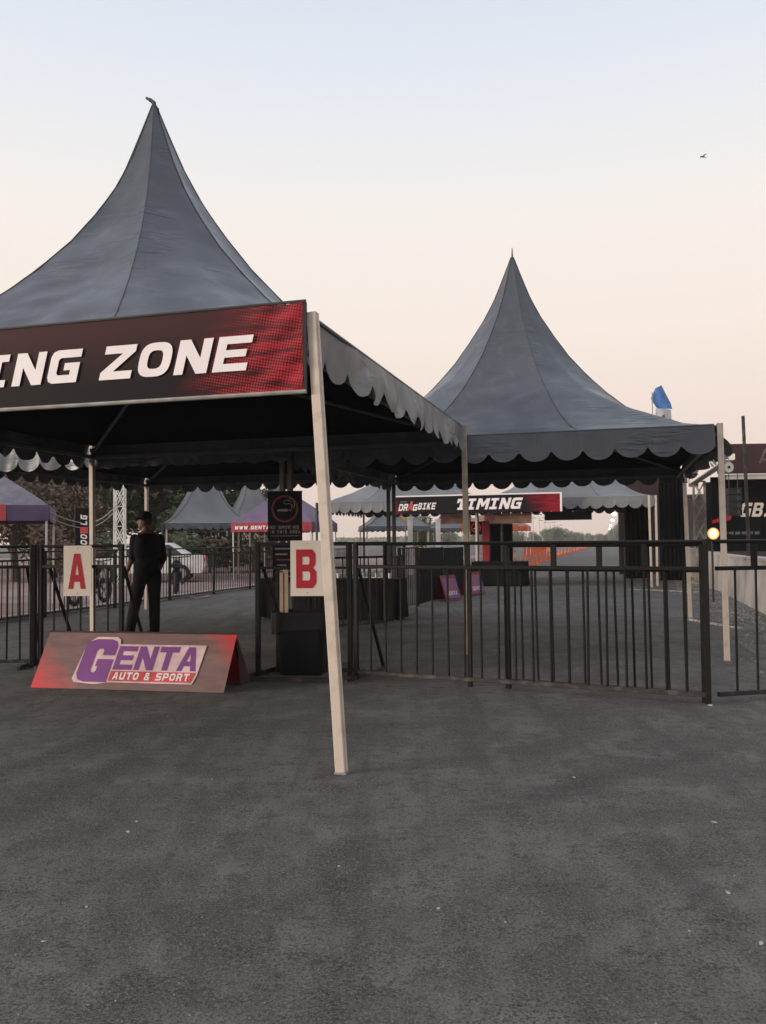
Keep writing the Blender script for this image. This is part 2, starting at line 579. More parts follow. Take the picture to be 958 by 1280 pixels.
# ------------------------------------------------------------------ lettering (flat print)
def ring(cx, cy, rx, ry, n=28, p=2.6, a0=0):
    out = []
    for i in range(n):
        a = a0 + 2 * pi * i / n
        c, s_ = cos(a), sin(a)
        out.append((cx + rx * math.copysign(abs(c) ** (2 / p), c), cy + ry * math.copysign(abs(s_) ** (2 / p), s_)))
    return out


GL = {
    'A': [[(0, 0), (.33, 1), (.67, 1), (1, 0), (.72, 0), (.67, .2), (.33, .2), (.28, 0)], [(.40, .40), (.60, .40), (.5, .76)]],
    'B': [[(0, 0), (0, 1), (.78, 1), (.93, .88), (.93, .62), (.82, .52), (.97, .42), (.97, .13), (.8, 0)],
          [(.30, .20), (.62, .20), (.67, .25), (.67, .38), (.62, .43), (.30, .43)],
          [(.30, .61), (.60, .61), (.64, .65), (.64, .77), (.60, .81), (.30, .81)]],
    'D': [[(0, 0), (0, 1), (.75, 1), (1, .78), (1, .22), (.75, 0)], [(.28, .22), (.62, .22), (.72, .32), (.72, .68), (.62, .78), (.28, .78)]],
    'E': [[(0, 0), (0, 1), (1, 1), (1, .78), (.28, .78), (.28, .61), (.9, .61), (.9, .40), (.28, .40), (.28, .22), (1, .22), (1, 0)]],
    'G': [[(.2, 0), (.06, .06), (0, .2), (0, .8), (.06, .94), (.2, 1), (1, 1), (1, .76), (.34, .76), (.28, .70), (.28, .30), (.34, .24), (.72, .24), (.72, .38), (.5, .38), (.5, .6), (1, .6), (1, 0)]],
    'H': [[(0, 0), (0, 1), (.3, 1), (.3, .61), (.7, .61), (.7, 1), (1, 1), (1, 0), (.7, 0), (.7, .39), (.3, .39), (.3, 0)]],
    'I': [[(.34, 0), (.34, 1), (.66, 1), (.66, 0)]],
    'i': [[(0, 0), (0, .22), (.3, .22), (.3, .78), (0, .78), (0, 1), (.9, 1), (.9, .78), (.62, .78), (.62, .22), (.9, .22), (.9, 0)]],
    'K': [[(0, 0), (0, 1), (.3, 1), (.3, .62), (.65, 1), (1, 1), (.58, .52), (1, 0), (.66, 0), (.3, .4), (.3, 0)]],
    'L': [[(0, 0), (0, 1), (.3, 1), (.3, .24), (1, .24), (1, 0)]],
    'M': [[(0, 0), (0, 1), (.3, 1), (.5, .6), (.7, 1), (1, 1), (1, 0), (.76, 0), (.76, .6), (.57, .25), (.43, .25), (.24, .6), (.24, 0)]],
    'N': [[(0, 0), (0, 1), (.32, 1), (.72, .45), (.72, 1), (1, 1), (1, 0), (.68, 0), (.28, .55), (.28, 0)]],
    'O': [ring(.5, .5, .5, .5, 28, 3.0), ring(.5, .5, .23, .27, 20, 3.0)],
    'P': [[(0, 0), (0, 1), (.8, 1), (1, .84), (1, .48), (.8, .33), (.3, .33), (.3, 0)], [(.3, .54), (.66, .54), (.7, .6), (.7, .74), (.66, .79), (.3, .79)]],
    'R': [[(0, 0), (0, 1), (.8, 1), (1, .84), (1, .52), (.86, .40), (1, 0), (.7, 0), (.58, .36), (.3, .36), (.3, 0)], [(.3, .56), (.66, .56), (.7, .62), (.7, .74), (.66, .79), (.3, .79)]],
    'S': [[(0, 0), (0, .22), (.72, .22), (.72, .39), (.15, .39), (0, .52), (0, .86), (.14, 1), (1, 1), (1, .78), (.28, .78), (.28, .62), (.86, .62), (1, .48), (1, .14), (.86, 0)]],
    'T': [[(.35, 0), (.35, .76), (0, .76), (0, 1), (1, 1), (1, .76), (.65, .76), (.65, 0)]],
    't': [[(.2, 0), (.2, .2), (.36, .2), (.36, .76), (.24, .76), (.24, .62), (0, .62), (0, 1), (1, 1), (1, .62), (.8, .62), (.8, .76), (.66, .76), (.66, .2), (.8, .2), (.8, 0)]],
    'U': [[(.15, 0), (0, .14), (0, 1), (.3, 1), (.3, .24), (.7, .24), (.7, 1), (1, 1), (1, .14), (.85, 0)]],
    'W': [[(.16, 0), (0, 1), (.25, 1), (.31, .45), (.42, .9), (.58, .9), (.69, .45), (.75, 1), (1, 1), (.84, 0), (.6, 0), (.5, .42), (.4, 0)]],
    'Z': [[(0, 0), (0, .22), (.6, .76), (.02, .76), (.02, 1), (1, 1), (1, .8), (.4, .24), (1, .24), (1, 0)]],
    '.': [[(.35, 0), (.35, .25), (.65, .25), (.65, 0)]],
    '&': [[(.12, 0), (0, .12), (0, .42), (.14, .55), (.08, .66), (.08, .88), (.2, 1), (.66, 1), (.78, .88), (.78, .66), (.66, .54), (.62, .52), (.74, .36), (.80, .46), (1, .46), (.9, .2), (1, 0), (.72, 0), (.66, .07), (.56, 0)],
          [(.30, .20), (.50, .20), (.54, .24), (.36, .42), (.28, .38), (.28, .24)], [(.36, .68), (.50, .68), (.52, .72), (.52, .80), (.36, .80), (.34, .76)]],
}


def glyph(mb, ch, x, y, w, h, shear, fn, mi=0):
    loops = [[Vector((x + a * w + shear * b * h, y + b * h, 0)) for a, b in lp] for lp in GL[ch]]
    flat = [p for lp in loops for p in lp]
    tris = tessellate_polygon(loops)
    vs = [fn(p.x, p.y) for p in flat]
    n0 = None
    fs = []
    for t in tris:
        a, b, c = (flat[i] for i in t)
        if (b - a).cross(c - a).z < 0:
            t = (t[0], t[2], t[1])
        fs.append(tuple(t))
    mb.add(vs, fs, mi)
    return mb


def flat_poly(mb, pts, fn, mi=0):
    loop = [Vector((a, b, 0)) for a, b in pts]
    fs = []
    for t in tessellate_polygon([loop]):
        a, b, c = (loop[i] for i in t)
        if (b - a).cross(c - a).z < 0:
            t = (t[0], t[2], t[1])
        fs.append(tuple(t))
    mb.add([fn(p.x, p.y) for p in loop], fs, mi)
    return mb


WID = {'I': .55, '.': .5, 'M': 1.2, 'W': 1.25, 'i': .85, ' ': .6}


def words(txt, x, y, w, h, gap, shear, fn, m, parent, name='letter', one=False):
    """each letter a print of its own (or the line as one, when tiny)"""
    mb = MB()
    for ch in txt:
        ww = w * WID.get(ch, 1.0)
        if ch != ' ':
            k = mb if one else MB()
            glyph(k, ch, x, y, ww, h, shear, fn)
            if not one:
                part(name, k, m, parent)
        x += ww + gap
    if one:
        part(name, mb, m, parent)
    return x


# ================================================================== SETTING
def sheet(name, pts, z, m, kind='structure'):
    mb = MB()
    mb.add([(p.x, p.y, z) for p in pts], [tuple(range(len(pts)))])
    o = link(name, mb.mesh(name, m))
    o['kind'] = kind
    return o


gm = MB()
gm.grid(40, 40, lambda a, b: Vector(((a - .5) * 3600, (b - .5) * 3600 + 400, 0)))
g_o = link('ground', gm.mesh('ground', M['asphalt']))
g_o['kind'] = 'structure'

sheet('paving', [site(-60, 9), site(-10.75, 9), site(-10.75, 75), site(-60, 75)], 0.004, M['pavers'])
# dusty verge with a ragged edge along the concrete wall
vp = [site(2.6, 60), site(2.6, 9)]
rv = random.Random(4)
for i in range(60):
    v = 9 + i * 51 / 59
    vp.append(site(1.55 + 0.35 * noise.noise((v * .6, 3.1, 0)) + rv.uniform(-.06, .06), v))
sheet('verge', vp, 0.004, M['dirt'])
km = MB()
km.beam(site(-10.68, 9, .05), site(-10.68, 60, .05), .14, .10, U)
ko = link('kerb', km.mesh('kerb', M['concrete']))
ko['kind'] = 'structure'


# ================================================================== TENTS
PROF = [(0.0, 5.80, .022), (.05, 5.50, .145), (.12, 5.18, .285), (.20, 4.86, .465), (.29, 4.50, .73), (.38, 4.18, 1.00),
        (.48, 3.87, 1.34), (.58, 3.62, 1.68), (.68, 3.40, 2.05), (.78, 3.20, 2.46), (.86, 3.05, 2.84), (.93, 2.94, 3.20), (1.0, 2.84, 3.71)]
HALF = 2.625
EAVE = 2.84


def prof(t):
    for (t0, z0, r0), (t1, z1, r1) in zip(PROF, PROF[1:]):
        if t <= t1:
            k = (t - t0) / (t1 - t0)
            return z0 + (z1 - z0) * k, r0 + (r1 - r0) * k
    return PROF[-1][1], PROF[-1][2]


def roof_pt(t, side, f, sag=0.0):
    """t from peak to eave, side 0..3 (front, right, back, left), f 0..1 along the side"""
    z, r = prof(t)
    e = t ** 1.3
    # square point at unit half width
    s = (f * 2 - 1)
    sq = Vector((s, -1, 0))
    az = math.atan2(s, 1.0)
    cir = Vector((sin(az), -cos(az), 0)) * 1.0
    k = r / 3.71 * 2.625 * 1.0
    corner_r = r
    p = cir * corner_r * (1 - e) + sq * (corner_r / math.sqrt(2)) * e
    a = side * pi / 2
    p = Vector((p.x * cos(a) - p.y * sin(a), p.x * sin(a) + p.y * cos(a), 0))
    n = p.normalized() if p.length > 1e-6 else Vector((0, 0, 0))
    p = p - n * sag
    return Vector((p.x, p.y, z - sag * 0.4))


def mapz(z, eave, top=5.8):
    return eave + (z - EAVE) * (top - eave) / (5.8 - EAVE)


F0_, F1_ = .293, .707          # the mid gore of a side; corner gores wrap round the hips


def gore_pt(g, a, t):
    """g 0..7: even = mid gore of side g/2, odd = corner gore after it"""
    side = g // 2
    if g % 2 == 0:
        return roof_pt(t, side, F0_).lerp(roof_pt(t, side, F1_), a)
    p0, p1 = roof_pt(t, side, F1_), roof_pt(t, side + 1, F0_)
    chord = p0.lerp(p1, a)
    if a <= .5:
        path = p0.lerp(roof_pt(t, side, 1.0), a * 2)
    else:
        path = roof_pt(t, side + 1, 0.0).lerp(p1, a * 2 - 1)
    w = max(0, min(1, (t - .22) / .70))
    w = w * w * (3 - 2 * w)
    w = .12 + .88 * w
    return chord.lerp(path, w)


def canopy_mesh(seed=0, wr=1.0):
    mb = MB()
    NR, NC = 60, 16
    for g in range(8):
        def fn(a, t, g=g):
            p = gore_pt(g, a, t)
            nrm = Vector((p.x, p.y, 0)).normalized() if (p.x or p.y) else Vector()
            w = 4 * a * (1 - a)
            sag = (0.030 if g % 2 == 0 else .008) * w * sin(pi * min(1, t * 1.02)) * (0.4 + t)
            n1 = noise.noise((p.x * 1.3 + seed, p.y * 1.3, p.z * 2.6)) * 0.018
            n2 = noise.noise((p.x * 3.0 + seed * 2, p.y * 3.0 - p.z * 5.0, p.z * 1.2)) * 0.012 * min(1, max(0, t - .15) * 2.5)
            q = noise.noise((p.x * .9 + p.z * 1.6 + seed, p.y * .9, (p.z - p.x * .35) * 6.5))
            n3 = (abs(q) - .2) * -.030 * min(1, max(0, t - .2) * 2.2) * max(0, .35 + noise.noise((p.x * .7 + seed * 3, p.y * .7, p.z * .9)) * 2)
            d = (n1 + n2 + n3) * min(1, w * 1.6) * wr * (1 if t < .985 else 0) * min(1, t * 3)
            p = p - nrm * (sag + d)
            p.z += -sag * .5 - d
            return p
        mb.grid(NC, NR, fn)
    return mb


SEC = []            # pole section: 85 mm square with a groove down the middle of each face
hw, gw, gd = .032, .005, .011
go_ = -.012
SEC = [(-hw + .005, -hw), (hw - .005, -hw), (hw, -hw + .005), (hw, go_ - gw), (hw - gd, go_ - gw), (hw - gd, go_ + gw), (hw, go_ + gw), (hw, hw - .005),
       (hw - .005, hw), (-hw + .005, hw), (-hw, hw - .005), (-hw, go_ + gw), (-hw + gd, go_ + gw), (-hw + gd, go_ - gw), (-hw, go_ - gw), (-hw, -hw + .005)]


def valance_fn(L, H, nscal, seed, flut=1.0):
    def fn(a, b):
        # a along, b from top to the scalloped hem
        x = (a - .5) * L
        aw = a + .010 * noise.noise((a * nscal * .45, seed, 5.5))
        ph = (aw * nscal) % 1.0
        idx = math.floor(aw * nscal)
        hv = 1 + .16 * noise.noise((idx * .77 + seed, 1.7, seed))
        hem = H * (0.55 + 0.45 * hv * math.sqrt(max(0, 1 - (2 * ph - 1) ** 2)))
        z = -hem * b
        fl = (noise.noise((x * 2.3 + seed, b * .8, seed)) * .10 + noise.noise((x * 7.0 + seed, b, 2 + seed)) * .045) * b * flut
        return Vector((x, -0.012 - .035 * b - fl, z))
    return fn


def make_tent(center, rz, label, group, pole_m, feet=((0, 0),) * 4, seed=0, canopy_m='canopy', apex=(0, 0), flut=(1, 1, 1, 1), eave=2.80, bulge=0.0, fold=False, top=5.8):
    t = thing('pagoda_tent', center, rz, label, 'tent', group)
    cm = canopy_mesh(seed)

    def shape(p):
        z = p[2]
        q = max(0, min(1, (z - EAVE) / (5.8 - EAVE)))
        b = 1 + bulge * sin(pi * min(1, q / .62)) if q < .62 else 1
        return (p[0] * b, p[1] * b, mapz(z, eave, top))
    cm.v = [shape(p) for p in cm.v]
    if apex != (0, 0):
        for i, p in enumerate(cm.v):
            k = max(0, (p[2] - eave) / (5.8 - eave)) ** 1.0
            cm.v[i] = (p[0] + apex[0] * k, p[1] + apex[1] * k, p[2])
    cano = part('canopy', cm, M[canopy_m], t, True)
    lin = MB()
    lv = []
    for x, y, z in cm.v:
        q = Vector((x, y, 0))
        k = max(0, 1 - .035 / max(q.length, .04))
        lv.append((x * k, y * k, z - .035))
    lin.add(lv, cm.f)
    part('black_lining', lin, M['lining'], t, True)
    # seams between the sewn gores
    for g in range(8):
        pts = []
        for i in range(25):
            p = Vector(shape(gore_pt(g, 0.0, i / 24)))
            k = max(0, (p.z - eave) / (5.8 - eave))
            nn = Vector((p.x, p.y, 0)).normalized()
            pts.append(p + Vector((apex[0] * k, apex[1] * k, 0)) + nn * .002)
        part('seam', MB().path(pts, .005, 5), M['seam'], cano)
    # scalloped valances
    for side in range(4):
        vm = MB()
        vfn = valance_fn(HALF * 2 - .05, .35, 14, seed * 3.3 + side * 7.7, flut[side])
        if fold and side == 1:
            def vf2(a, b, vfn=vfn):
                p = vfn(a, b)
                k = max(0, min(1, (.17 - a) / .06))
                return Vector((p.x, p.y * (1 - k) + k * (.05 * b), p.z * (1 - .12 * k)))
            vm.grid(14 * 12, 6, vf2)
        else:
            vm.grid(14 * 12, 6, vfn)
        me = vm.mesh('valance', M['valance' if side == 1 else canopy_m], True)
        a = side * pi / 2
        o = link('valance', me, t, (HALF * sin(a) * 1.003, -HALF * cos(a) * 1.003, eave + .005), a)
        rm = MB().tube((-HALF + .03, .0, 0), (HALF - .03, .0, 0), .016, 8)
        part('hem_cord', rm, M[canopy_m], o)
    # legs
    k = HALF + .03
    for (cx, cy), (fx, fy) in zip(((-k, -k), (k, -k), (k, k), (-k, k)), feet):
        pm = MB().prism(SEC, (cx + fx, cy + fy, .012), (cx, cy, eave + .02), (1, 0, 0))
        po = part('pole', pm, M[pole_m[(-k, -k) == (cx, cy) and 0 or (k, -k) == (cx, cy) and 1 or (k, k) == (cx, cy) and 2 or 3]], t)
        part('base_plate', MB().box((cx + fx, cy + fy, .006), (.072, .072, .012)), M['alu'], po)
        part('corner_bracket', MB().box((cx * .972, cy * .972, eave - .10), (.07, .07, .05)).box((cx * .96, cy * .96, eave - .16), (.05, .05, .1)), M['beam'], po)
    # eave tubes, rafters, hub and mast
    kb = k - .045
    for side in range(4):
        a = side * pi / 2
        p0 = Vector((-kb, -k + .11, eave - .20))
        p1 = Vector((kb, -k + .11, eave - .20))
        rot = Matrix.Rotation(a, 3, 'Z')
        part('eave_beam', MB().beam(rot @ p0, rot @ p1, .05, .05, (0, 0, 1)), M['beam'], t)
        c0 = rot @ Vector((-k + .06, -k + .06, eave - .12))
        part('rafter', MB().tube(c0, rot @ Vector((-.05, -.05, 3.26)), .021, 8), M['beam'], t)
    part('mast', MB().tube((0, 0, 3.05), (apex[0] * .98, apex[1] * .98, top - .04), .035, 10), M['beam'], t)
    part('hub', MB().lathe([(.03, 3.16), (.10, 3.19), (.10, 3.33), (.03, 3.36)], n=12), M['beam'], t)
    return t


C1 = Vector((-2.265, 8.377, 0))
C2 = Vector((2.05, 12.77, 0))
tent1 = make_tent(C1, -YAW, 'big dark grey pagoda tent standing nearest, carrying the maroon ZONE banner', 'peaked grey pagoda tents',
                  ('cream', 'cream', 'tan', 'cream'), feet=((-.03, 0), (.170, .0), (.03, .01), (.03, 0)), seed=1.3, apex=(-.06, .0), flut=(0, 1, .5, 1), eave=2.80, bulge=.05, fold=True, top=5.91)
part('finial', MB().path([(-.06, 0, 5.84), (-.065, 0, 5.94), (-.10, -.01, 5.97), (-.15, -.01, 6.00)], [.03, .024, .02, .012], 6), M['dull_pole'], tent1)
tent2 = make_tent(C2, -YAW, 'dark grey pagoda tent with scalloped edge over the asphalt lane behind the gate', 'peaked grey pagoda tents',
                  ('dull_pole', 'cream', 'cream', 'dull_pole'), feet=((0, 0), (.02, 0), (.06, 0), (0, 0)), seed=5.1, flut=(.25, 1.9, .5, .5), eave=2.70)
part('finial', MB().tube((0, 0, 5.74), (0, 0, 5.95), .018, 6, .006), M['dull_pole'], tent2)
tent2l = make_tent(C2 - U * 5.42, -YAW, 'dark grey pagoda tent hidden behind the nearest tent, its valance showing at far left', 'peaked grey pagoda tents',
                   ('cream', 'dull_pole', 'dull_pole', 'cream'), seed=8.2, flut=(.4, 1, .5, .5), eave=2.80)
C3 = Vector((8.05, 24.5, 0)) - U * HALF + V * HALF
tent3 = make_tent(C3, -YAW, 'grey pagoda tent farther up the lane, right of the two behind the TIMING banner', 'peaked grey pagoda tents',
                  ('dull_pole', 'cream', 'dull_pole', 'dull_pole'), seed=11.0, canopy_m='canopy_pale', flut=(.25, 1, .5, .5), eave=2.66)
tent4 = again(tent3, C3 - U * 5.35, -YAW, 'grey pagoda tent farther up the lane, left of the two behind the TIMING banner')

# ------------------------------------------------------------------ banner on the nearest tent
BW, BZ0, BZ1 = 5.02, 2.335, 2.875
corner = C1 + U * (HALF + .03) - V * (HALF + .03)
b_o = thing('banner', corner - U * .044 - V * .052 + Vector((0, 0, BZ0)), -YAW, 'long maroon banner with white ZONE lettering and red halftone end', 'banner')
BHh = BZ1 - BZ0


def wrink(x, z):
    k = max(0, min(1, (x + .55) / .5))
    return .010 * k * sin((x * .8 - z * .75) * 34) + .004 * k * noise.noise((x * 9, z * 9, 0))


bm_ = MB().grid(220, 16, lambda a, b: Vector((-BW * (1 - a), wrink(-BW * (1 - a), b * BHh), b * BHh)))
cl = part('banner_cloth', bm_, M['banner'], b_o, True)
part('hem', MB().box((.012, 0, BHh / 2), (.026, .012, BHh)), M['rubber'], b_o)
part('bottom_rail', MB().tube((-BW, .0, -.012), (.02, .0, -.012), .014, 8), M['alu'], b_o)
part('top_rail', MB().tube((-BW, .0, BHh + .010), (.02, .0, BHh + .010), .010, 8), M['dull_pole'], b_o)
fnb = lambda x, y: Vector((x, -.011, y))
words('ZONE', -1.44, .142, .235, .222, .040, .25, fnb, M['print_white'], b_o)
words('iNG', -2.37, .142, .235, .222, .042, .25, fnb, M['print_white'], b_o)

# ------------------------------------------------------------------ crowd barriers
BAR_ME = {}


def bar_mesh(h, r=.011):
    k = (round(h, 3), r)
    if k not in BAR_ME:
        BAR_ME[k] = MB().tube((0, 0, 0), (0, 0, h), r, 6).mesh('bar', M['black_metal'])
    return BAR_ME[k]


def barrier(p0, p1, label, group, n, stubs=(), posts=(0, 1), braces=(), H=1.37, H2=1.14, tilt=0.0, rail=True, foot=.0, r=.011, mids=(), sheet_m=None, lean=0.0, name='crowd_barrier', pw=.05):
    p0, p1 = Vector(p0), Vector(p1)
    d = p1 - p0
    L = d.length
    rz = math.atan2(d.y, d.x)
    t = thing(name, p0, rz, label, 'barrier', group)
    m = M['black_metal']
    part('top_rail', MB().tube((0, 0, H), (L, 0, H), .0165, 8), m, t)
    if H2:
        part('middle_rail', MB().beam((.02, 0, H2), (L - .02, 0, H2), .036, .036, (0, 0, 1)), m, t)
    part('bottom_rail', MB().beam((.02, 0, .075), (L - .02, 0, .075), .04, .035, (0, 0, 1)), M['rust'], t)
    top = (H2 or H) - .017
    me = bar_mesh(top - .09, r)
    for i in range(n):
        x = L * (i + 1) / (n + 1)
        o = link('bar', me, t, (x, 0, .092))
        o.rotation_euler = (random.uniform(-.006, .006), lean + random.uniform(-.008, .008), 0)
    for s in posts:
        x = .0 if s == 0 else L
        part('post', MB().beam((x, 0, .0), (x, 0, H + .02), pw, pw, (1, 0, 0)), m, t)
    for s in mids:
        part('post', MB().beam((L * s, .03, .0), (L * s, .03, H2), .04, .04, (1, 0, 0)), m, t)
    for s in stubs:
        part('short_upright', MB().beam((L * s, 0, H2 + .018), (L * s, 0, H - .015), .05, .035, (1, 0, 0)), m, t)
    for s in braces:
        x = L * s
        part('brace', MB().beam((x + .01, .03, H2), (x + .01, .62, .05), .03, .03, (1, 0, 0)), m, t)
        part('foot', MB().beam((x, -.22, .02), (x, .68, .02), .045, .035, (0, 0, 1)), M['rust'], t)
    if sheet_m:
        part('cover_sheet', MB().grid(24, 6, lambda a, b: Vector((a * L, -.03 - .012 * noise.noise((a * 9, b * 3, L)), .04 + b * (H - .02)))), sheet_m, t, True)
        if n == 0:
            pass
    if tilt:
        t.rotation_euler = (tilt, 0, rz)
    return t


GF = 'black crowd barriers closing the entrance'
A0, A1 = at(446, 849), at(886, 880)
dA = (A1 - A0).normalized()
nA = Vector((-dA.y, dA.x, 0))
barrier(A0, A1, 'long black barred gate panel from the B sign to the thick post', GF, 19, stubs=(.115, .36, .61, .85), mids=(.362,), braces=(0,), pw=.046)
barrier(A0.lerp(A1, .47) + nA * .085, A1 - dA * .03 + nA * .06, 'second black barred panel leaning close behind the long gate', GF, 11, stubs=(.5,), H=1.345, H2=1.125, lean=-.012, tilt=.012)
G3b = at(892, 879)
barrier(G3b + Vector((.03, .0, 0)), G3b + Vector((2.6, .62, 0)), 'black barred panel cut off by the right edge of the photo', GF, 12, stubs=(.15, .6), posts=(1,), pw=.055)
L1, L2 = at(47, 834), at(152, 836)
Lm = at(-110, 838)
barrier(Lm, L1 - Vector((.05, 0, 0)), 'black barred panel at the far left edge, left of the A board', GF, 8, stubs=(.5,), pw=.07, braces=(.93,))
barrier(L1 + Vector((.03, .01, 0)), L2, 'black barred panel behind the purple lettered sign, carrying the A board', GF, 5, braces=(0.08, 1), stubs=())

barrier(at(396, 790), at(482, 783), 'black barrier standing behind the frame stand, before the near draped table', GF, 7, posts=(0, 1))
barrier(at(484, 776), at(506, 760), 'narrow black barrier beside the near draped table, leading to the sheeted row', GF, 6, posts=(0, 1), H=1.3, H2=1.1)

# frame barrier with a floor frame that carries the B board
B0, B1 = at(323, 847), at(442, 849)
dB = (B1 - B0).normalized()
nB = Vector((-dB.y, dB.x, 0))
rzB = math.atan2(dB.y, dB.x)
fb = thing('frame_barrier', B0, rzB, 'open black frame stand around the waste bin, carrying the B board', 'barrier', GF)
LB = (B1 - B0).length
part('post', MB().beam((0, 0, 0), (0, 0, 1.40), .05, .05, (1, 0, 0)), M['black_metal'], fb)
part('post', MB().beam((LB - .03, 0, 0), (LB - .03, 0, 1.38), .05, .05, (1, 0, 0)), M['black_metal'], fb)
part('upright', MB().beam((.14, .25, .03), (.14, .25, 1.15), .035, .035, (1, 0, 0)), M['black_metal'], fb)
part('top_rail', MB().beam((.025, 0, 1.375), (LB - .055, 0, 1.375), .04, .04, (0, 0, 1)), M['black_metal'], fb)
part('middle_rail', MB().beam((.025, 0, 1.13), (LB - .055, 0, 1.13), .025, .025, (0, 0, 1)), M['black_metal'], fb)
part('brace', MB().beam((.03, .03, 1.18), (.20, .30, .45), .03, .03, (1, 0, 0)), M['black_metal'], fb)
part('base_rail', MB().beam((-.16, -.22, .022), (LB - .02, -.22, .022), .05, .04, (0, 0, 1)), M['rust'], fb)
part('base_rail', MB().beam((.0, .45, .022), (LB - .0, .45, .022), .045, .04, (0, 0, 1)), M['rust'], fb)
part('foot', MB().beam((-.16, -.19, .024), (.04, .43, .024), .045, .04, (0, 0, 1)), M['rust'], fb)
part('foot', MB().beam((LB - .04, -.19, .024), (LB + .02, .43, .024), .045, .04, (0, 0, 1)), M['rust'], fb)


def letter_board(p, rz, ch, label, w=.315, h=.565):
    t = thing('letter_board', p, rz, label, 'sign', 'cream boards with one red letter')
    part('panel', MB().box((0, .006, h / 2), (w, .012, h)), M['board'], t)
    f = lambda x, y: Vector((x, -.003, y))
    words(ch, -w * .33, h * .14, w * .62, h * .70, 0, 0, f, M['red'], t)
    for z in (.03, h - .03):
        part('screw', MB().lathe([(.006, 0), (.006, .004)], (0, -.004, z), 8, axis='Y'), M['alu'], t)
    return t


pa = atd(97, 745, at(97, 834).y - .13)
letter_board(pa, R(-1), 'A', 'cream board with a red letter A on the left barrier')
pb = atd(384.5, 745, at(384.5, 848).y - .075)
letter_board(pb, R(-3), 'B', 'cream board with a red letter B beside the leaning front pole', w=.345)

# ------------------------------------------------------------------ A-frame sign with the purple logo
q0, q1 = at(37, 860), at(281, 867)
d = q1 - q0
LS = d.length
rzs = math.atan2(d.y, d.x)
ts = thing('banner_sign', (q0 + q1) / 2, rzs, 'low mauve and red ridge-shaped sign with big purple and pink lettering', 'sign')
SL, HT, DP = .60, .515, .30
ang = math.asin(HT / SL)
ca, sa = cos(ang), sin(ang)


def face(x, y, off=0.0):
    return Vector((x + y * .06 * 0, y * ca - off * sa, y * sa + off * ca))


fm = MB().grid(40, 14, lambda a, b: face((a - .5) * (LS - .02) + b * .015, .006 + b * SL, .004 * noise.noise((a * 14, b * 6, 1)) * min(1, 8 * min(a, 1 - a))))
# the front skin keeps its own upright object space so that the print follows the panel
fr = part('front_panel', fm, M['frame_sign'], ts, True)
yb = SL * ca + DP
part('back_panel', MB().grid(20, 6, lambda a, b: Vector(((a - .5) * (LS - .02) + (1 - b) * .0, SL * ca + .004 + DP * (1 - b), .005 + b * (HT - .005)))), M['red'], ts, True)
for s in (-1, 1):
    x = s * (LS / 2 - .035)
    part('frame_leg', MB().beam((x, .02, .0), (x, SL * ca, HT - .025), .02, .02, (1, 0, 0)), M['black_metal'], ts)
    part('frame_leg', MB().beam((x, yb - .015, .0), (x, SL * ca + .012, HT - .025), .02, .02, (1, 0, 0)), M['black_metal'], ts)
part('ridge_hem', MB().tube((-LS / 2 + .02, SL * ca + .002, HT), (LS / 2, SL * ca + .002, HT), .009, 8), M['maroon'], ts)
part('end_flap', MB().add([(LS / 2 + .004, SL * ca + .0, HT - .02), (LS / 2 + .03, yb, .01), (LS / 2 + .004, SL * ca + .08, .01)], [(0, 1, 2)]), M['maroon'], ts)

fl1 = lambda x, y: face(x, y, .009)
fl2 = lambda x, y: face(x, y, .012)
fl3 = lambda x, y: face(x, y, .015)
fl4 = lambda x, y: face(x, y, .018)
sh = .07


def skew(pts):
    return [(x + sh * y, y) for x, y in pts]


def rounded(x0, y0, x1, y1, r, n=5):
    out = []
    for cx, cy, a0 in ((x1 - r, y0 + r, -pi / 2), (x1 - r, y1 - r, 0), (x0 + r, y1 - r, pi / 2), (x0 + r, y0 + r, pi)):
        for i in range(n + 1):
            a = a0 + i * pi / 2 / n
            out.append((cx + r * cos(a), cy + r * sin(a)))
    return out


x0 = -.56
# white outline plate: round block of the big capital, then the long word box
op = [(x0 + .0, .07), (x0 - .03, .11), (x0 - .005, .40), (x0 + .03, .50), (x0 + .09, .545), (x0 + .30, .545), (x0 + .345, .52), (x0 + .36, .47),
      (x0 + 1.26, .47), (x0 + 1.245, .16), (x0 + 1.22, .075), (x0 + .36, .075), (x0 + .28, .06), (x0 + .20, .055)]
part('logo_outline', flat_poly(MB(), skew(op), fl1), M['print_pink'], ts)
GLb = [[(.30, 0), (.10, .05), (0, .18), (0, .82), (.10, .95), (.30, 1), (.76, 1), (.93, .95), (1, .84), (1, .62), (.62, .62), (.62, .72), (.58, .77), (.45, .77), (.40, .72),
        (.40, .27), (.45, .22), (.53, .22), (.57, .26), (.57, .36), (.50, .36), (.50, .53), (1, .53), (1, 0)]]
GL['g'] = GLb
gmb = MB()
glyph(gmb, 'g', x0 + .005, .075, .34, .445, sh, fl2)
part('letter', gmb, M['purple'], ts)
words('ENTA', x0 + .375, .205, .198, .245, .022, sh, fl2, M['purple'], ts)
part('red_bar', flat_poly(MB(), skew([(x0 + .36, .09), (x0 + 1.20, .09), (x0 + 1.22, .165), (x0 + 1.225, .19), (x0 + .36, .19)]), fl3), M['bright_red'], ts)
words('AUTO & SPORT', x0 + .405, .103, .0565, .075, .0135, sh, fl4, M['print_white'], ts)

# ------------------------------------------------------------------ bin and what stands in and by it
pbn = at(377, 843)
bn = thing('waste_bin', pbn + nB * .12, rzB, 'square black waste bin with a draped liner inside the frame stand', 'bin')


def bin_ring(w, z, n=8):
    pts = rounded(-w / 2, -w * .42, w / 2, w * .42, .05, 4)
    return [Vector((x, y, z)) for x, y in pts]


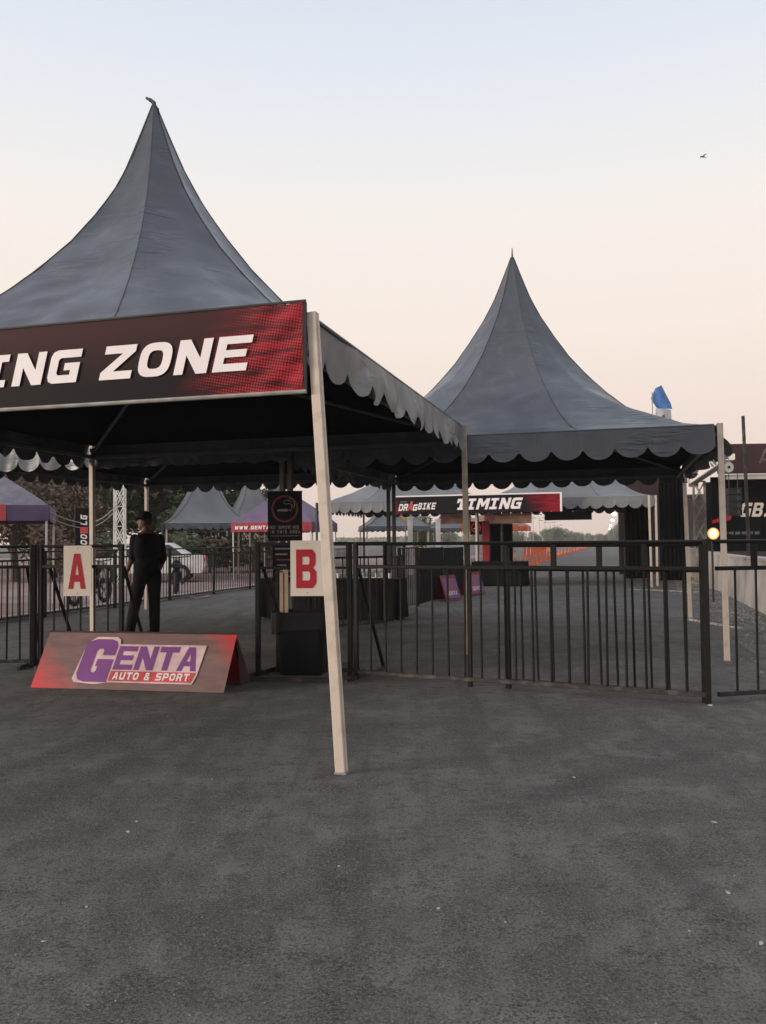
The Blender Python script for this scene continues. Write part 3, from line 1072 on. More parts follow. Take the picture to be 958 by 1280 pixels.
vs, fs = [], []
levels = [(.44, .0), (.45, .03), (.52, .40), (.56, .58), (.585, .60), (.585, .635), (.55, .64), (.53, .60), (.45, .10)]
for w, z in levels:
    vs += bin_ring(w, z)
nn = len(vs) // len(levels)
for i in range(len(levels) - 1):
    for k in range(nn):
        fs.append((i * nn + k, i * nn + (k + 1) % nn, (i + 1) * nn + (k + 1) % nn, (i + 1) * nn + k))
fs += [tuple(range(nn - 1, -1, -1)), tuple(range((len(levels) - 1) * nn, len(levels) * nn))]
part('bin_body', MB().add(vs, fs), M['navy_cloth'], bn)
lm = MB()
lm.grid(48, 5, lambda a, b: (lambda p: Vector((p.x * (1.03 + .015 * sin(a * 60)), p.y * (1.03 + .015 * sin(a * 60)), .66 - b * (.20 + .03 * sin(a * 23)))))(bin_ring(.585, 0)[int(a * nn) % nn].lerp(bin_ring(.585, 0)[(int(a * nn) + 1) % nn], a * nn - int(a * nn))))
part('liner', lm, M['navy_cloth'], bn, True)
for i, (px, w, h, z0) in enumerate(((351, .06, .95, .0), (357.5, .055, .98, .0))):
    p = atd(px, 770, pbn.y + .14)
    pl = tag(link('plank', MB().box((0, 0, h / 2 + .1), (w, .02, h - .0)).mesh('plank', M['wood']), None, (p.x, p.y, .02), rzB),
             ('left of the two pale planks standing in the black bin' if i == 0 else 'right of the two pale planks standing in the black bin'), 'plank', 'planks standing in the bin')
gp = at(383, 838)
gr = thing('slatted_panel', gp + nB * .42, rzB, 'short black panel of upright slats standing behind the bin', 'panel')
for i in range(8):
    part('slat', MB().box((-.20 + i * .062, 0, .44), (.030, .012, .80)), M['black_metal'], gr)
part('top_rail', MB().beam((-.24, .018, .83), (.27, .018, .83), .03, .02, (0, 0, 1)), M['black_metal'], gr)
part('bottom_rail', MB().beam((-.24, .018, .08), (.27, .018, .08), .03, .02, (0, 0, 1)), M['black_metal'], gr)
for x in (-.22, .25):
    part('foot', MB().beam((x, -.15, .02), (x, .2, .02), .04, .035, (0, 0, 1)), M['black_metal'], gr)

# ------------------------------------------------------------------ no smoking board and notice under it
YB = 10.85
pn = atd(356.5, 676, YB)
ns = thing('no_smoking_sign', pn, R(-4), 'tall black no smoking board on the dark tent poles', 'sign')
bw, bh = .455, .645
part('panel', MB().box((0, .006, bh / 2), (bw, .012, bh)), M['black_cloth'], ns)
part('border', MB().box((0, .004, bh + .004), (bw + .012, .02, .010)).box((0, .004, -.004), (bw + .012, .02, .010)), M['rubber'], ns)
dimred = mat('dim_red_print', (0.13, 0.018, 0.028), 0.6)
dimgrey = mat('dim_grey_print', (0.16, 0.15, 0.16), 0.6)


def ring_print(mb, cx, cy, r0, r1, fn, n=36):
    vs = [fn(cx + r * cos(2 * pi * i / n), cy + r * sin(2 * pi * i / n)) for r in (r0, r1) for i in range(n)]
    fs = [(i, (i + 1) % n, n + (i + 1) % n, n + i)[::-1] for i in range(n)]
    return mb.add(vs, fs)


fs_ = lambda x, y: Vector((x, -.004, y))
part('ring_emblem', ring_print(MB(), 0, .42, .155, .178, fs_), dimred, ns)
part('cigarette_emblem', flat_poly(MB(), [(-.10, .385), (.04, .385), (.04, .415), (-.10, .415)], fs_), dimgrey, ns)
part('cigarette_emblem', flat_poly(MB(), [(.05, .385), (.10, .385), (.10, .415), (.05, .415)], fs_), dimred, ns)
part('smoke_emblem', MB().path([(.09, -.003, .43), (.10, -.003, .47), (.05, -.003, .49), (.02, -.003, .48), (-.02, -.003, .50), (0, -.003, .53), (.05, -.003, .53), (.09, -.003, .51)], .006, 5)
     .path([(.12, -.003, .42), (.13, -.003, .48), (.11, -.003, .54), (.06, -.003, .56)], .005, 5), dimgrey, ns)
words('NO SMOKING', -.195, .155, .030, .045, .011, 0, fs_, dimgrey, ns, 'text_line', True)
words('IN THIS AREA', -.195, .095, .027, .045, .011, 0, fs_, dimgrey, ns, 'text_line', True)
part('small_text', flat_poly(MB(), [(-.19, .06), (.19, .06), (.19, .068), (-.19, .068)], fs_), dimgrey, ns)
pn2 = atd(357, 727, YB)
nb = thing('notice_board', pn2, R(-4), 'smaller black notice with rows of faint text below the no smoking board', 'sign')
part('panel', MB().box((0, .006, .235), (.34, .012, .47)), M['black_cloth'], nb)
for i in range(6):
    w = (.14, .10, .13, .08, .15, .15)[i]
    part('text_line', flat_poly(MB(), [(-.14 + .01 * i, .42 - i * .072), (-.14 + .01 * i + w * 1.6, .42 - i * .072), (-.14 + .01 * i + w * 1.6, .44 - i * .072), (-.14 + .01 * i, .44 - i * .072)], fs_), dimred if i in (2,) else dimgrey, nb)

# ------------------------------------------------------------------ the man by the opening
pm = at(181, 797)
man = thing('person', pm, R(0), 'man in dark shirt, trousers and cap standing in the barrier opening', 'person')
man.scale = (1.03, 1.03, 1.03)


def capsules(segs):
    mb = MB()
    for p0, p1, r0, r1 in segs:
        p0, p1 = Vector(p0), Vector(p1)
        n = 14
        mb.tube(p0, p1, r0, n, r1)
        for p, r in ((p0, r0), (p1, r1)):
            pr = [(max(.001, r * cos(-pi / 2 + pi * i / 8)), r * sin(-pi / 2 + pi * i / 8)) for i in range(9)]
            mb.lathe(pr, p, n)
    return mb


def ell(mb, c, rx, ry, rz_, rot=0.0, n=18):
    vs, fs = [], []
    k = 12
    for i in range(k + 1):
        a = -pi / 2 + pi * i / k
        for j in range(n):
            b = 2 * pi * j / n
            p = Vector((max(cos(a), .002) * cos(b) * rx, max(cos(a), .002) * sin(b) * ry, sin(a) * rz_))
            p = Matrix.Rotation(rot, 3, 'Z') @ p
            vs.append(Vector(c) + p)
    for i in range(k):
        for j in range(n):
            fs.append((i * n + j, i * n + (j + 1) % n, (i + 1) * n + (j + 1) % n, (i + 1) * n + j))
    fs += [tuple(range(n - 1, -1, -1)), tuple(range(k * n, (k + 1) * n))]
    mb.add(vs, fs)


FZ = R(152)          # the way he faces: away to the left
fd = Vector((cos(FZ), sin(FZ), 0))
lf = Vector((-fd.y, fd.x, 0))        # his left
segs = []
hip_l, hip_r = Vector((-.05, -.05, .90)), Vector((.12, .05, .90))
kn_l, an_l = Vector((-.12, -.06, .49)), Vector((-.20, -.05, .09))
kn_r, an_r = Vector((.125, .06, .48)), Vector((.125, .07, .09))
for h, k, a in ((hip_l, kn_l, an_l), (hip_r, kn_r, an_r)):
    segs += [(h, k, .112, .082), (k, a, .082, .072), (a + Vector((0, 0, -.03)), a + fd * .17 + Vector((0, 0, -.055)), .045, .036)]
sh_l, el_l, wr_l = Vector((-.125, -.08, 1.42)), Vector((-.155, -.10, 1.15)), Vector((-.25, -.02, .955))
sh_r, el_r, wr_r = Vector((.195, .10, 1.42)), Vector((.235, .13, 1.13)), Vector((.14, .24, .95))
for s_, e_, w_ in ((sh_l, el_l, wr_l), (sh_r, el_r, wr_r)):
    segs += [(s_, e_, .066, .048), (e_, w_, .046, .030)]
    hd = (w_ - e_).normalized()
    side = hd.cross(Vector((0, 0, 1))).normalized()
    palm = w_ + hd * .075
    segs += [(w_, palm, .028, .034), (w_ + side * .012, palm + side * .018, .022, .022), (w_ - side * .012, palm - side * .018, .022, .022)]
    for i, ln in enumerate((.062, .072, .068, .052)):
        b0 = palm + side * (.030 - i * .020)
        b1 = b0 + hd * ln * .55 + fd * .006
        b2 = b1 + hd * ln * .4 + fd * .028
        segs += [(b0, b1, .0095, .0088), (b1, b2, .0088, .0075)]
    th = w_ + hd * .03 + fd * .02 + side * .02
    segs += [(th, th + hd * .045 + fd * .03, .012, .010), (th + hd * .045 + fd * .03, th + hd * .075 + fd * .032, .010, .008)]
segs += [((.03, 0, 1.46), (.005, .0, 1.60), .062, .055)]
hb = capsules(segs)
ell(hb, (.035, .0, 1.28), .225, .150, .28, math.atan2(lf.y, lf.x))
ell(hb, (.03, .0, 1.42), .200, .105, .11, math.atan2(lf.y, lf.x))
ell(hb, (.03, .0, 1.04), .205, .165, .18, math.atan2(lf.y, lf.x))
ell(hb, Vector((.03, 0, 1.10)) + fd * .05, .16, .12, .15, math.atan2(lf.y, lf.x))
ell(hb, (.03, .0, .92), .170, .120, .12, math.atan2(lf.y, lf.x))
hc = Vector((.0, .0, 1.675))
HF = R(182)          # the head turned more to the left
hf = Vector((cos(HF), sin(HF), 0))
ell(hb, hc, .098, .076, .115, HF)
ell(hb, hc + hf * .028 + Vector((0, 0, -.065)), .068, .056, .058, HF)
ell(hb, hc + hf * .100 + Vector((0, 0, -.020)), .022, .013, .022, HF)          # nose
ell(hb, hc + hf * .083 + Vector((0, 0, -.068)), .018, .026, .011, HF)           # lips
hl = Vector((-hf.y, hf.x, 0))
for s_ in (-1, 1):
    ell(hb, hc + hl * s_ * .078 - hf * .005 + Vector((0, 0, -.015)), .022, .010, .032, HF)
tmp = link('body_tmp', hb.mesh('body', M['skin']))
rm_ = tmp.modifiers.new('r', 'REMESH')
rm_.mode = 'VOXEL'
rm_.voxel_size = .010
smo = tmp.modifiers.new('s', 'SMOOTH')
smo.iterations = 3
dg = bpy.context.evaluated_depsgraph_get()
bme = bpy.data.meshes.new_from_object(tmp.evaluated_get(dg))
bpy.data.objects.remove(tmp)
bme.name = 'body'
bme.materials.clear()
for k in ('skin', 'shirt', 'trouser', 'rubber'):
    bme.materials.append(M[k])
for p in bme.polygons:
    c = p.center
    p.use_smooth = True
    mi = 0
    near_arm = min((c - el_l).length, (c - wr_l).length, ((el_l + wr_l) / 2 - c).length, (c - el_r).length, (c - wr_r).length)
    forearm = (c - wr_l).length < .22 and c.x < -.115 + max(0, 1.12 - c.z) * .0 and c.z < 1.16 and c.z > .78 and c.x < -.13 - 0 * c.z
    forearm = forearm or ((c - wr_r).length < .16)
    if c.z < .075:
        mi = 3
    elif forearm:
        mi = 0
    elif c.z < .90:
        mi = 2
    elif c.z < 1.50:
        mi = 1
    p.material_index = mi
link('body', bme, man)
capm = MB()
capm.lathe([(.104, -.012), (.106, .02), (.098, .06), (.07, .095), (.03, .112), (.004, .114)], n=18)
capm.grid(8, 4, lambda a, b: Vector((.06 + b * .13 * cos((a - .5) * 2.0), (a - .5) * .19, .008 - b * .018)))
capo = part('cap', capm, M['shirt'], man, True, hc + Vector((0, 0, .035)))
capo.rotation_euler = (0, 0, HF)
hm_ = MB().grid(16, 5, lambda a, b: (lambda q, zz, rr_: Vector((rr_ * 1.02 * cos(q), rr_ * .86 * sin(q), zz)))(pi + (a - .5) * R(215), -.075 + b * .125, .088 + .018 * sin(pi * min(1, b * 1.1) * .5)))
ho_ = part('hair', hm_, M['rubber'], man, True, hc + Vector((0, 0, .02)))
ho_.rotation_euler = (0, 0, HF)

# ------------------------------------------------------------------ tables, barrier with black sheet, small signs along the lane
def draped_table(p, rz, w, dpt, h, label, group='tables under black cloths'):
    t = thing('draped_table', p, rz, label, 'table', group)
    part('tabletop', MB().box((0, 0, h - .025), (w, dpt, .03)), M['dull_pole'], t)

    def fn(a, b):
        per = 2 * (w + dpt)
        s = a * per
        if s < w:
            q, nv = Vector((-w / 2 + s, -dpt / 2, 0)), Vector((0, -1, 0))
        elif s < w + dpt:
            q, nv = Vector((w / 2, -dpt / 2 + s - w, 0)), Vector((1, 0, 0))
        elif s < 2 * w + dpt:
            q, nv = Vector((w / 2 - (s - w - dpt), dpt / 2, 0)), Vector((0, 1, 0))
        else:
            q, nv = Vector((-w / 2, dpt / 2 - (s - 2 * w - dpt), 0)), Vector((-1, 0, 0))
        return q + nv * (.012 + b * (.03 + .03 * sin(s * 17 + sin(s * 5) * 2))) + Vector((0, 0, h - b * (h - .03)))
    cm_ = MB().grid(120, 6, fn)
    cm_.grid(2, 2, lambda a, b: Vector(((a - .5) * (w + .024), (b - .5) * (dpt + .024), h + .004)))
    part('tablecloth', cm_, M['black_cloth'], t, True)
    for sx_ in (-1, 1):
        for sy_ in (-1, 1):
            part('leg', MB().tube((sx_ * (w / 2 - .06), sy_ * (dpt / 2 - .06), 0), (sx_ * (w / 2 - .06), sy_ * (dpt / 2 - .06), h - .04), .015, 6), M['alu'], t)
    return t


t1 = draped_table(at(452, 776) + V * .35, -YAW, 1.3, .6, .73, 'black draped table left of the lane, right behind the frame stand')
t2 = draped_table(at(452, 776) + V * .35 - U * 1.36, -YAW, 1.25, .6, .73, 'black draped table partly hidden by the leaning front pole')
t3 = draped_table(at(624, 733) + V * .4, -YAW, 1.62, .7, .74, 'black draped table far up the lane below the TIMING banner')
cupm = MB().lathe([(.028, 0), (.036, .09), (.033, .09), (.026, .006)], n=10).mesh('cup', M['white'])
for i, (a, b) in enumerate(((-.5, -.12), (-.44, -.05), (-.1, -.1), (-.03, -.16), (.08, -.02), (.22, -.1), (.30, -.06), (.46, -.12))):
    p = t1.location + U * a + V * b
    o = tag(link('cup', cupm, None, (p.x, p.y, .736)), 'small white cup on the black draped table behind the frame stand', 'cup', 'cups on the draped table')
wt = MB().path([(0, 0, 0), (.15, -.02, .01), (.3, .02, .008), (.5, .0, .012), (.62, .04, .01)], .008, 6)
p = t1.location + U * -.2 + V * -.2
tag(link('cable', wt.mesh('cable', M['white']), None, (p.x, p.y, .745), -YAW), 'thin white cable lying along the draped table', 'cable')

SG = 'black sheeted barriers along the lane'
s0, s1, s2, s3 = site(-4.15, 15.9), site(-4.1, 17.3), site(-4.05, 19.7), site(-4.0, 22.1)
barrier(s0, s1 - V * .04, 'bare barred barrier at the near end of the sheeted row', SG, 9, H=1.25, H2=0, r=.011)
barrier(s1, s2 - V * .04, 'black sheeted barrier behind the near ridge sign', SG, 4, H=1.22, H2=0, sheet_m=M['black_cloth'])
barrier(s2, s3, 'black sheeted barrier farther up the lane behind the far ridge sign', SG, 4, H=1.2, H2=0, sheet_m=M['black_cloth'])


def small_sign(p, rz, label):
    t = thing('folding_sign', p, rz, label, 'sign', 'small red folding signs along the lane')
    w, h, dd = .62, .60, .20
    for s_ in (-1, 1):
        mb = MB()
        mt = Matrix.Rotation(s_ * math.atan2(dd, h), 3, 'X')
        mb.box((0, s_ * dd / 2, h / 2), (w, .014, h), mt)
        part('panel', mb, shaded_red, t)
        f = lambda x, y, s_=s_: Vector((0, s_ * dd / 2, h / 2)) + mt @ Vector((x * (1 if s_ < 0 else -1), s_ * .010, y - h / 2))
        part('poster', flat_poly(MB(), [(-.27, .05), (.27, .05), (.27, .52), (-.27, .52)], f), dim_poster if s_ < 0 else M['white'], t)
        f2 = lambda x, y, s_=s_: Vector((0, s_ * dd / 2, h / 2)) + mt @ Vector((x * (1 if s_ < 0 else -1), s_ * .013, y - h / 2))
        if s_ < 0:
            words('GENTA', -.22, .12, .07, .10, .015, .2, f2, M['print_pink'], t, 'text_line', True)
    return t


shaded_red = mat('shaded_red_board', (0.20, 0.010, 0.022), 0.6)  # shade painted in: red darkened since the boards face the dim lane
dim_poster = mat('violet_poster', (0.11, 0.07, 0.20), 0.6, 0, (0.24, 0.07, 0.12), 3.0, 2, lo=0.40, hi=0.6)
small_sign(at(558, 751) + V * .1, R(50), 'red folding sign with violet poster, nearer one against the black sheeting')
small_sign(at(590, 744) + V * .1, R(50), 'red folding sign with violet poster, farther one half behind the tent pole')

# ------------------------------------------------------------------ TIMING banner and what hangs below it
bt0, bt1 = atd(493, 642, 26.2), atd(700.5, 641, 24.75)
bt0.z = bt1.z = 2.24
d = bt1 - bt0
LT = d.length
tb = thing('banner', bt0, math.atan2(d.y, d.x), 'black banner with white TIMING lettering between the two far tents', 'banner')


def timing_mat():
    m = mat('black_banner_red_end', (0.012, 0.010, 0.013), 0.7, spec=0.2)
    g = NG(m)
    o = g.obj()
    s = g.sep(o)
    r = g.noise(g.mapping(o, (0, R(-30), 0), (1, 1, 8)), 2.0, 3)
    k = g.math('ADD', s[0], g.math('MULTIPLY', s[2], .5))
    k = g.math('MULTIPLY', g.mapr(k, LT - .95, LT - .1, 0, 1), g.mapr(r, .35, .6, .35, 1.1), True)
    c = g.mix(k, (0.008, 0.007, 0.010), (0.28, 0.010, 0.024))
    k2 = g.mapr(g.math('ADD', s[0], g.math('MULTIPLY', s[2], .6)), .42, .05, 0, .5)
    c = g.mix(k2, c, (0.30, 0.015, 0.03))
    g.l.new(c, g.n['Principled BSDF'].inputs['Base Color'])
    return m


HTB = .535
part('banner_cloth', MB().box((LT / 2, 0, HTB / 2), (LT, .02, HTB)), timing_mat(), tb)
part('top_trim', MB().box((LT / 2, -.003, HTB + .022), (LT, .03, .040)), M['print_white'], tb)
part('end_trim', MB().box((LT + .03, -.003, HTB / 2 + .02), (.06, .03, HTB + .04)), M['print_white'], tb)
ft = lambda x, y: Vector((x, -.014, y))
k = LT / 207.5
words('tiMiNG', 79 * k, .10, .30, .34, .045, .30, ft, M['print_white'], tb)
words('DR', 5.5 * k, .10, .135, .22, .02, .25, ft, M['print_white'], tb)
words('A', 5.5 * k + .30, .10, .15, .30, .02, .25, ft, M['bright_red'], tb)
words('G', 5.5 * k + .46, .10, .135, .20, .02, .25, ft, M['print_white'], tb)
words('BiKE', 5.5 * k + .63, .13, .12, .21, .03, .25, ft, M['print_white'], tb)
part('small_text', flat_poly(MB(), [(.20, .37), (.42, .37), (.43, .40), (.21, .40)], ft), dimgrey, tb)

SGN = 'sandy picture banners under the far tents'
for px0, px1, y0, y1, D, lab in ((551, 589, 643.5, 655, 30.5, 'left of two salmon picture banners hanging below the TIMING banner'), (606, 665, 643, 654.5, 30.6, 'right of two salmon picture banners hanging below the TIMING banner')):
    a0, a1 = atd(px0, y1, D + .3), atd(px1, y1, D)
    d = a1 - a0
    h = (y1 - y0) / F0 * D
    t = thing('picture_banner', a0, math.atan2(d.y, d.x), lab, 'banner', SGN)
    part('banner_cloth', MB().grid(20, 4, lambda a, b: Vector((a * d.length, .03 * sin(a * 9 + b * 2), b * h))), M['salmon'], t, True)
    part('top_rod', MB().tube((-.05, 0, h + .015), (d.length + .05, 0, h + .015), .018, 6), M['white'], t)
    part('tie', MB().tube((.02, 0, h), (.02, 0, h + .30), .008, 5).tube((d.length - .02, 0, h), (d.length - .02, 0, h + .30), .008, 5), M['white'], t)
# red end post below the right hand picture banner, with its emblem board
p = atd(608, 682, 30.2)
tag(link('red_panel', MB().box((0, 0, 1.05), (.26, .05, 2.1)).mesh('red_panel', M['pink']), None, (p.x, p.y, 0), -YAW), 'narrow pink red upright panel left of the far black screens', 'panel')
p = atd(595.5, 668, 27.5)
eb = thing('emblem_board', (p.x, p.y, p.z), -YAW, 'small black board with a round red emblem under the TIMING banner', 'sign')
part('panel', MB().box((0, 0, .21), (.40, .02, .44)), M['black_cloth'], eb)
fe = lambda x, y: Vector((x, -.014, y))
part('ring_emblem', ring_print(MB(), 0, .22, .13, .165, fe), M['red'], eb)
part('swoosh_emblem', flat_poly(MB(), [(-.10, .18), (.08, .18), (.11, .24), (.02, .31), (.05, .25), (-.02, .23)], fe), M['print_pink'], eb)
part('post', MB().tube((0, .03, -p.z), (0, .03, .40), .018, 6), M['alu'], eb)
# dark strip under the right far tent
a0, a1 = atd(681, 650.5, 29.5), atd(740, 650, 29.0)
d = a1 - a0
t = thing('hanging_board', a0, math.atan2(d.y, d.x), 'dark blank board hanging below the right far tent', 'banner')
part('board_panel', MB().box((d.length / 2, 0, .15), (d.length, .03, .30)), M['dull_pole'], t)
part('tie', MB().tube((.1, 0, .3), (.1, 0, .62), .008, 5).tube((d.length - .1, 0, .3), (d.length - .1, 0, .62), .008, 5), M['alu'], t)

SCR = 'black screens beside the far tents'


def screen(px0, px1, ytop, D, label, D1=None):
    a0, a1 = atd(px0, 676, D), atd(px1, 676, D1 or D)
    a0.z = a1.z = 0
    top = atd(px0, ytop, D).z
    d = a1 - a0
    t = thing('black_screen', a0, math.atan2(d.y, d.x), label, 'screen', SCR)
    L = d.length
    part('screen_cloth', MB().grid(30, 6, lambda a, b: Vector((a * L, .03 * sin(a * 40 + sin(a * 7)), .03 + b * (top - .05)))), M['black_cloth'], t, True)
    part('top_bar', MB().tube((-.02, 0, top), (L + .02, 0, top), .022, 6), M['dull_pole'], t)
    for x in (-.02, L + .02):
        part('upright', MB().tube((x, .02, 0), (x, .02, top), .022, 6), M['dull_pole'], t)
    return t


screen(613, 625, 655, 29.5, 'left of two tall black screens behind the far draped table')
screen(629, 640, 655, 29.3, 'right of two tall black screens behind the far draped table')
screen(782, 815, 628, 28.6, 'tall black screen closing the right side of the far tent')
screen(825, 856, 592, 27.2, 'tallest black screen, right of the cream far tent pole')
sb = thing('backdrop_wall', atd(760, 676, 33) * Vector((1, 1, 0)) if False else Vector((atd(775, 676, 33).x, 33.0, 0)), R(-8), 'dark maroon backdrop rising behind the right far tent', 'backdrop')
part('backdrop_cloth', MB().grid(20, 8, lambda a, b: Vector((a * 2.5, .04 * sin(a * 14), b * 4.1))), M['maroon'], sb, True)
for x in (0, 1.25, 2.5):
    part('upright', MB().tube((x, .08, 0), (x, .08, 4.1), .04, 6), M['dull_pole'], sb)
part('top_bar', MB().tube((0, .08, 4.12), (2.5, .08, 4.12), .04, 6), M['dull_pole'], sb)

# ------------------------------------------------------------------ right hand side: concrete wall, stage, truss, lamp, poles, flag
cw = thing('concrete_wall', site(2.75, 10), -YAW + pi / 2, 'low weathered concrete wall along the right of the lane', 'wall')
rw = random.Random(12)
for i in range(9):
    x = i * 3.0
    h = .95 + rw.uniform(-.02, .03)
    mb = MB()
    mb.add([(x + .02, -.17, 0), (x + 2.98, -.17, 0), (x + 2.98, .17, 0), (x + .02, .17, 0), (x + .02, -.11, h), (x + 2.98, -.11, h), (x + 2.98, .11, h), (x + .02, .11, h)],
           [(0, 1, 5, 4), (1, 2, 6, 5), (2, 3, 7, 6), (3, 0, 4, 7), (4, 5, 6, 7), (3, 2, 1, 0)])
    part('wall_panel', mb, M['concrete'], cw)
    part('coping', MB().box((x + 1.5, 0, h + .025), (2.97, .27, .05)), M['concrete'], cw)


def truss_mesh(H, w=.30, step=.62, r=.024):
    mb = MB()
    k = w / 2
    cs = [(-k, -k), (k, -k), (k, k), (-k, k)]
    for x, y in cs:
        mb.tube((x, y, 0), (x, y, H), r, 6)
    n = int(H / step)
    bm2 = MB()
    for i in range(n):
        z0, z1 = i * H / n, (i + 1) * H / n
        for j in range(4):
            a, b = cs[j], cs[(j + 1) % 4]
            if (i + j) % 2:
                a, b = b, a
            bm2.tube((a[0], a[1], z0), (b[0], b[1], z1), r * .6, 5)
            bm2.tube((cs[j][0], cs[j][1], z1), (cs[(j + 1) % 4][0], cs[(j + 1) % 4][1], z1), r * .6, 5)
            if j % 2 == 0:
                bm2.tube((a[0] * 1, a[1], z1), (b[0], b[1], z0), r * .6, 5)
    return mb, bm2


def truss(p, H, label, m, w=.30, rz=-YAW):
    t = thing('truss_tower', p, rz, label, 'truss')
    a, b = truss_mesh(H, w)
    part('chord', a, m, t)
    lat = part('lattice', b, m, t)
    lat['kind'] = 'stuff'
    part('base_plate', MB().box((0, 0, .015), (w + .2, w + .2, .03)), M['alu'], t)
    return t


truss_r = truss(atd(875.5, 676, 27.0) * Vector((1, 1, 0)), 3.25, 'grey lattice truss tower behind the concrete wall, left of the lit lamp', M['alu'], .34)
# slanting light beam from the truss top towards the stage
g0, g1 = atd(867, 602, 27.0), atd(912, 571, 20.5)
gb = tag(link('stage_beam', None, None, g0), 'pale horizontal beam running from the truss tower over the wall', 'beam')
part('beam_body', MB().beam((0, 0, 0), g1 - g0, .16, .26, (0, 0, 1)), M['board'], gb)
part('end_plate', MB().box((0, 0, 0), (.3, .06, .34)), M['alu'], gb)
sp_o = atd(886, 603, 27.4)
tag(link('dark_column', MB().box((0, 0, sp_o.z / 2), (.30, .3, sp_o.z)).box((0, -.155, sp_o.z / 2), (.06, .02, sp_o.z - .1)).mesh('dark_column', M['dull_pole']), None, (sp_o.x, sp_o.y, 0), -YAW),
    'dark upright column right of the grey truss tower', 'column')

# stage
DS = 24.0
e0 = atd(905, 676, DS)
stg = thing('stage', Vector((e0.x, DS, 0)), R(-3), 'dark stage with maroon roof fascia and white bike lettering at the right edge', 'stage')
zt, zb = atd(905, 559, DS).z, atd(905, 592, DS).z
part('roof_fascia', MB().box((3.5, 0, (zt + zb) / 2), (7.2, .25, zt - zb)).box((3.5, 2.2, zt + .04), (7.2, 4.6, .08)), M['maroon'], stg)
part('light_strip', MB().box((3.5, .05, zb - .10), (6.8, .12, .14)), M['white'], stg)
part('back_wall', MB().box((3.5, 1.0, zb / 2), (7.0, .08, zb - .06)), M['black_cloth'], stg)
part('platform', MB().box((3.5, .6, .5), (7.0, 3.0, 1.0)), M['dull_pole'], stg)
for x in (.0, 7.0):
    part('stage_post', MB().tube((x, .0, 0), (x, .0, zb), .06, 8), M['dull_pole'], stg)
fsg = lambda x, y: Vector((x, .94, y))
fsg2 = lambda x, y: Vector((x, .93, y))
part('red_swoosh', flat_poly(MB(), [(.0, 1.84), (.56, 1.95), (.66, 2.62), (.44, 2.56), (.36, 2.06), (.0, 1.93)], fsg), M['red'], stg)
words('GBiKE', .80, 2.03, .30, .42, .06, .25, fsg2, M['board'], stg)
for i in range(7):
    part('small_text', flat_poly(MB(), [(.10 + i * .19, 1.50 + .012 * (i % 3)), (.24 + i * .19, 1.50), (.25 + i * .19, 1.59), (.11 + i * .19, 1.58)], fsg), dimgrey, stg)
fsf = lambda x, y: Vector((x, -.13, y))
for pts in ([(1.0, 3.55), (1.06, 3.55), (1.22, 3.95), (1.16, 3.95)], [(1.12, 3.62), (1.30, 3.62), (1.30, 3.67), (1.12, 3.67)], [(1.28, 3.85), (1.36, 3.80), (1.42, 3.62), (1.36, 3.62)]):
    part('fascia_mark', flat_poly(MB(), pts, fsf), dimgrey, stg)
# hanging loudspeaker column in front of the stage
e1 = atd(916, 610, 23.6)
ssk = thing('hanging_speaker', Vector((e1.x, 23.55, 0)), R(-3), 'black hanging loudspeaker column before the lettered stage wall', 'speaker')
z1_ = e1.z
for i in range(4):
    part('speaker_box', MB().box((0, 0, z1_ - .10 - i * .20), (.36, .30, .185)), M['rubber'], ssk)
    part('speaker_cone', MB().lathe([(.05, 0), (.045, -.004), (.02, .02)], (.08, -.152, z1_ - .10 - i * .20), 12, axis='Y'), M['dull_pole'], ssk)
part('hanger', MB().tube((-.12, 0, z1_), (-.12, 0, zb), .012, 5).tube((.12, 0, z1_), (.12, 0, zb), .012, 5), M['dull_pole'], ssk)

a0 = at(815, 734)
tag(link('spare_pole', MB().prism(SEC, (0, 0, 0), (-.03, 0, 2.66), (1, 0, 0)).mesh('spare_pole', M['cream']), None, a0, -YAW), 'cream pole standing just left of the far tent corner pole', 'pole')
# broken pale concrete edges of the lane, right
for i, (A_, B_, wd) in enumerate(((at(788, 737), at(884, 741), .10), (at(862, 775), at(925, 786), .07), (at(846, 722), at(958, 756), .09))):
    rr_ = random.Random(40 + i)
    dd_ = (B_ - A_)
    n_ = 22
    mb = MB()
    for j in range(n_):
        if rr_.random() < .22:
            continue
        p_, q_ = A_ + dd_ * (j / n_), A_ + dd_ * ((j + rr_.uniform(.7, 1.0)) / n_)
        nn_ = Vector((-dd_.y, dd_.x, 0)).normalized()
        w0_, w1_ = wd * rr_.uniform(.25, 1), wd * rr_.uniform(.25, 1)
        t_ = [p_ - nn_ * w0_, q_ - nn_ * w1_, q_ + nn_ * w1_ * .8, p_ + nn_ * w0_ * .8]
        mb.add([Vector((a.x, a.y, .022)) for a in t_] + [Vector((a.x, a.y, .0)) for a in t_], [(0, 1, 2, 3), (0, 4, 5, 1), (1, 5, 6, 2), (2, 6, 7, 3), (3, 7, 4, 0)])
    o_ = link('concrete_edge', mb.mesh('concrete_edge', M['concrete']))
    o_['kind'] = 'structure'

# thin tall rusty pole behind the wall
a0 = atd(936, 690, 17.5)
a1 = atd(929, 520, 17.5)
tag(link('tall_pole', MB().tube((0, 0, 0), (a1.x - a0.x - .03, 0, a1.z), .042, 8, .036).mesh('tall_pole', M['rust']), None, (a0.x + .03, a0.y, 0)),
    'tall thin rusty pole behind the concrete wall near the right edge', 'pole')

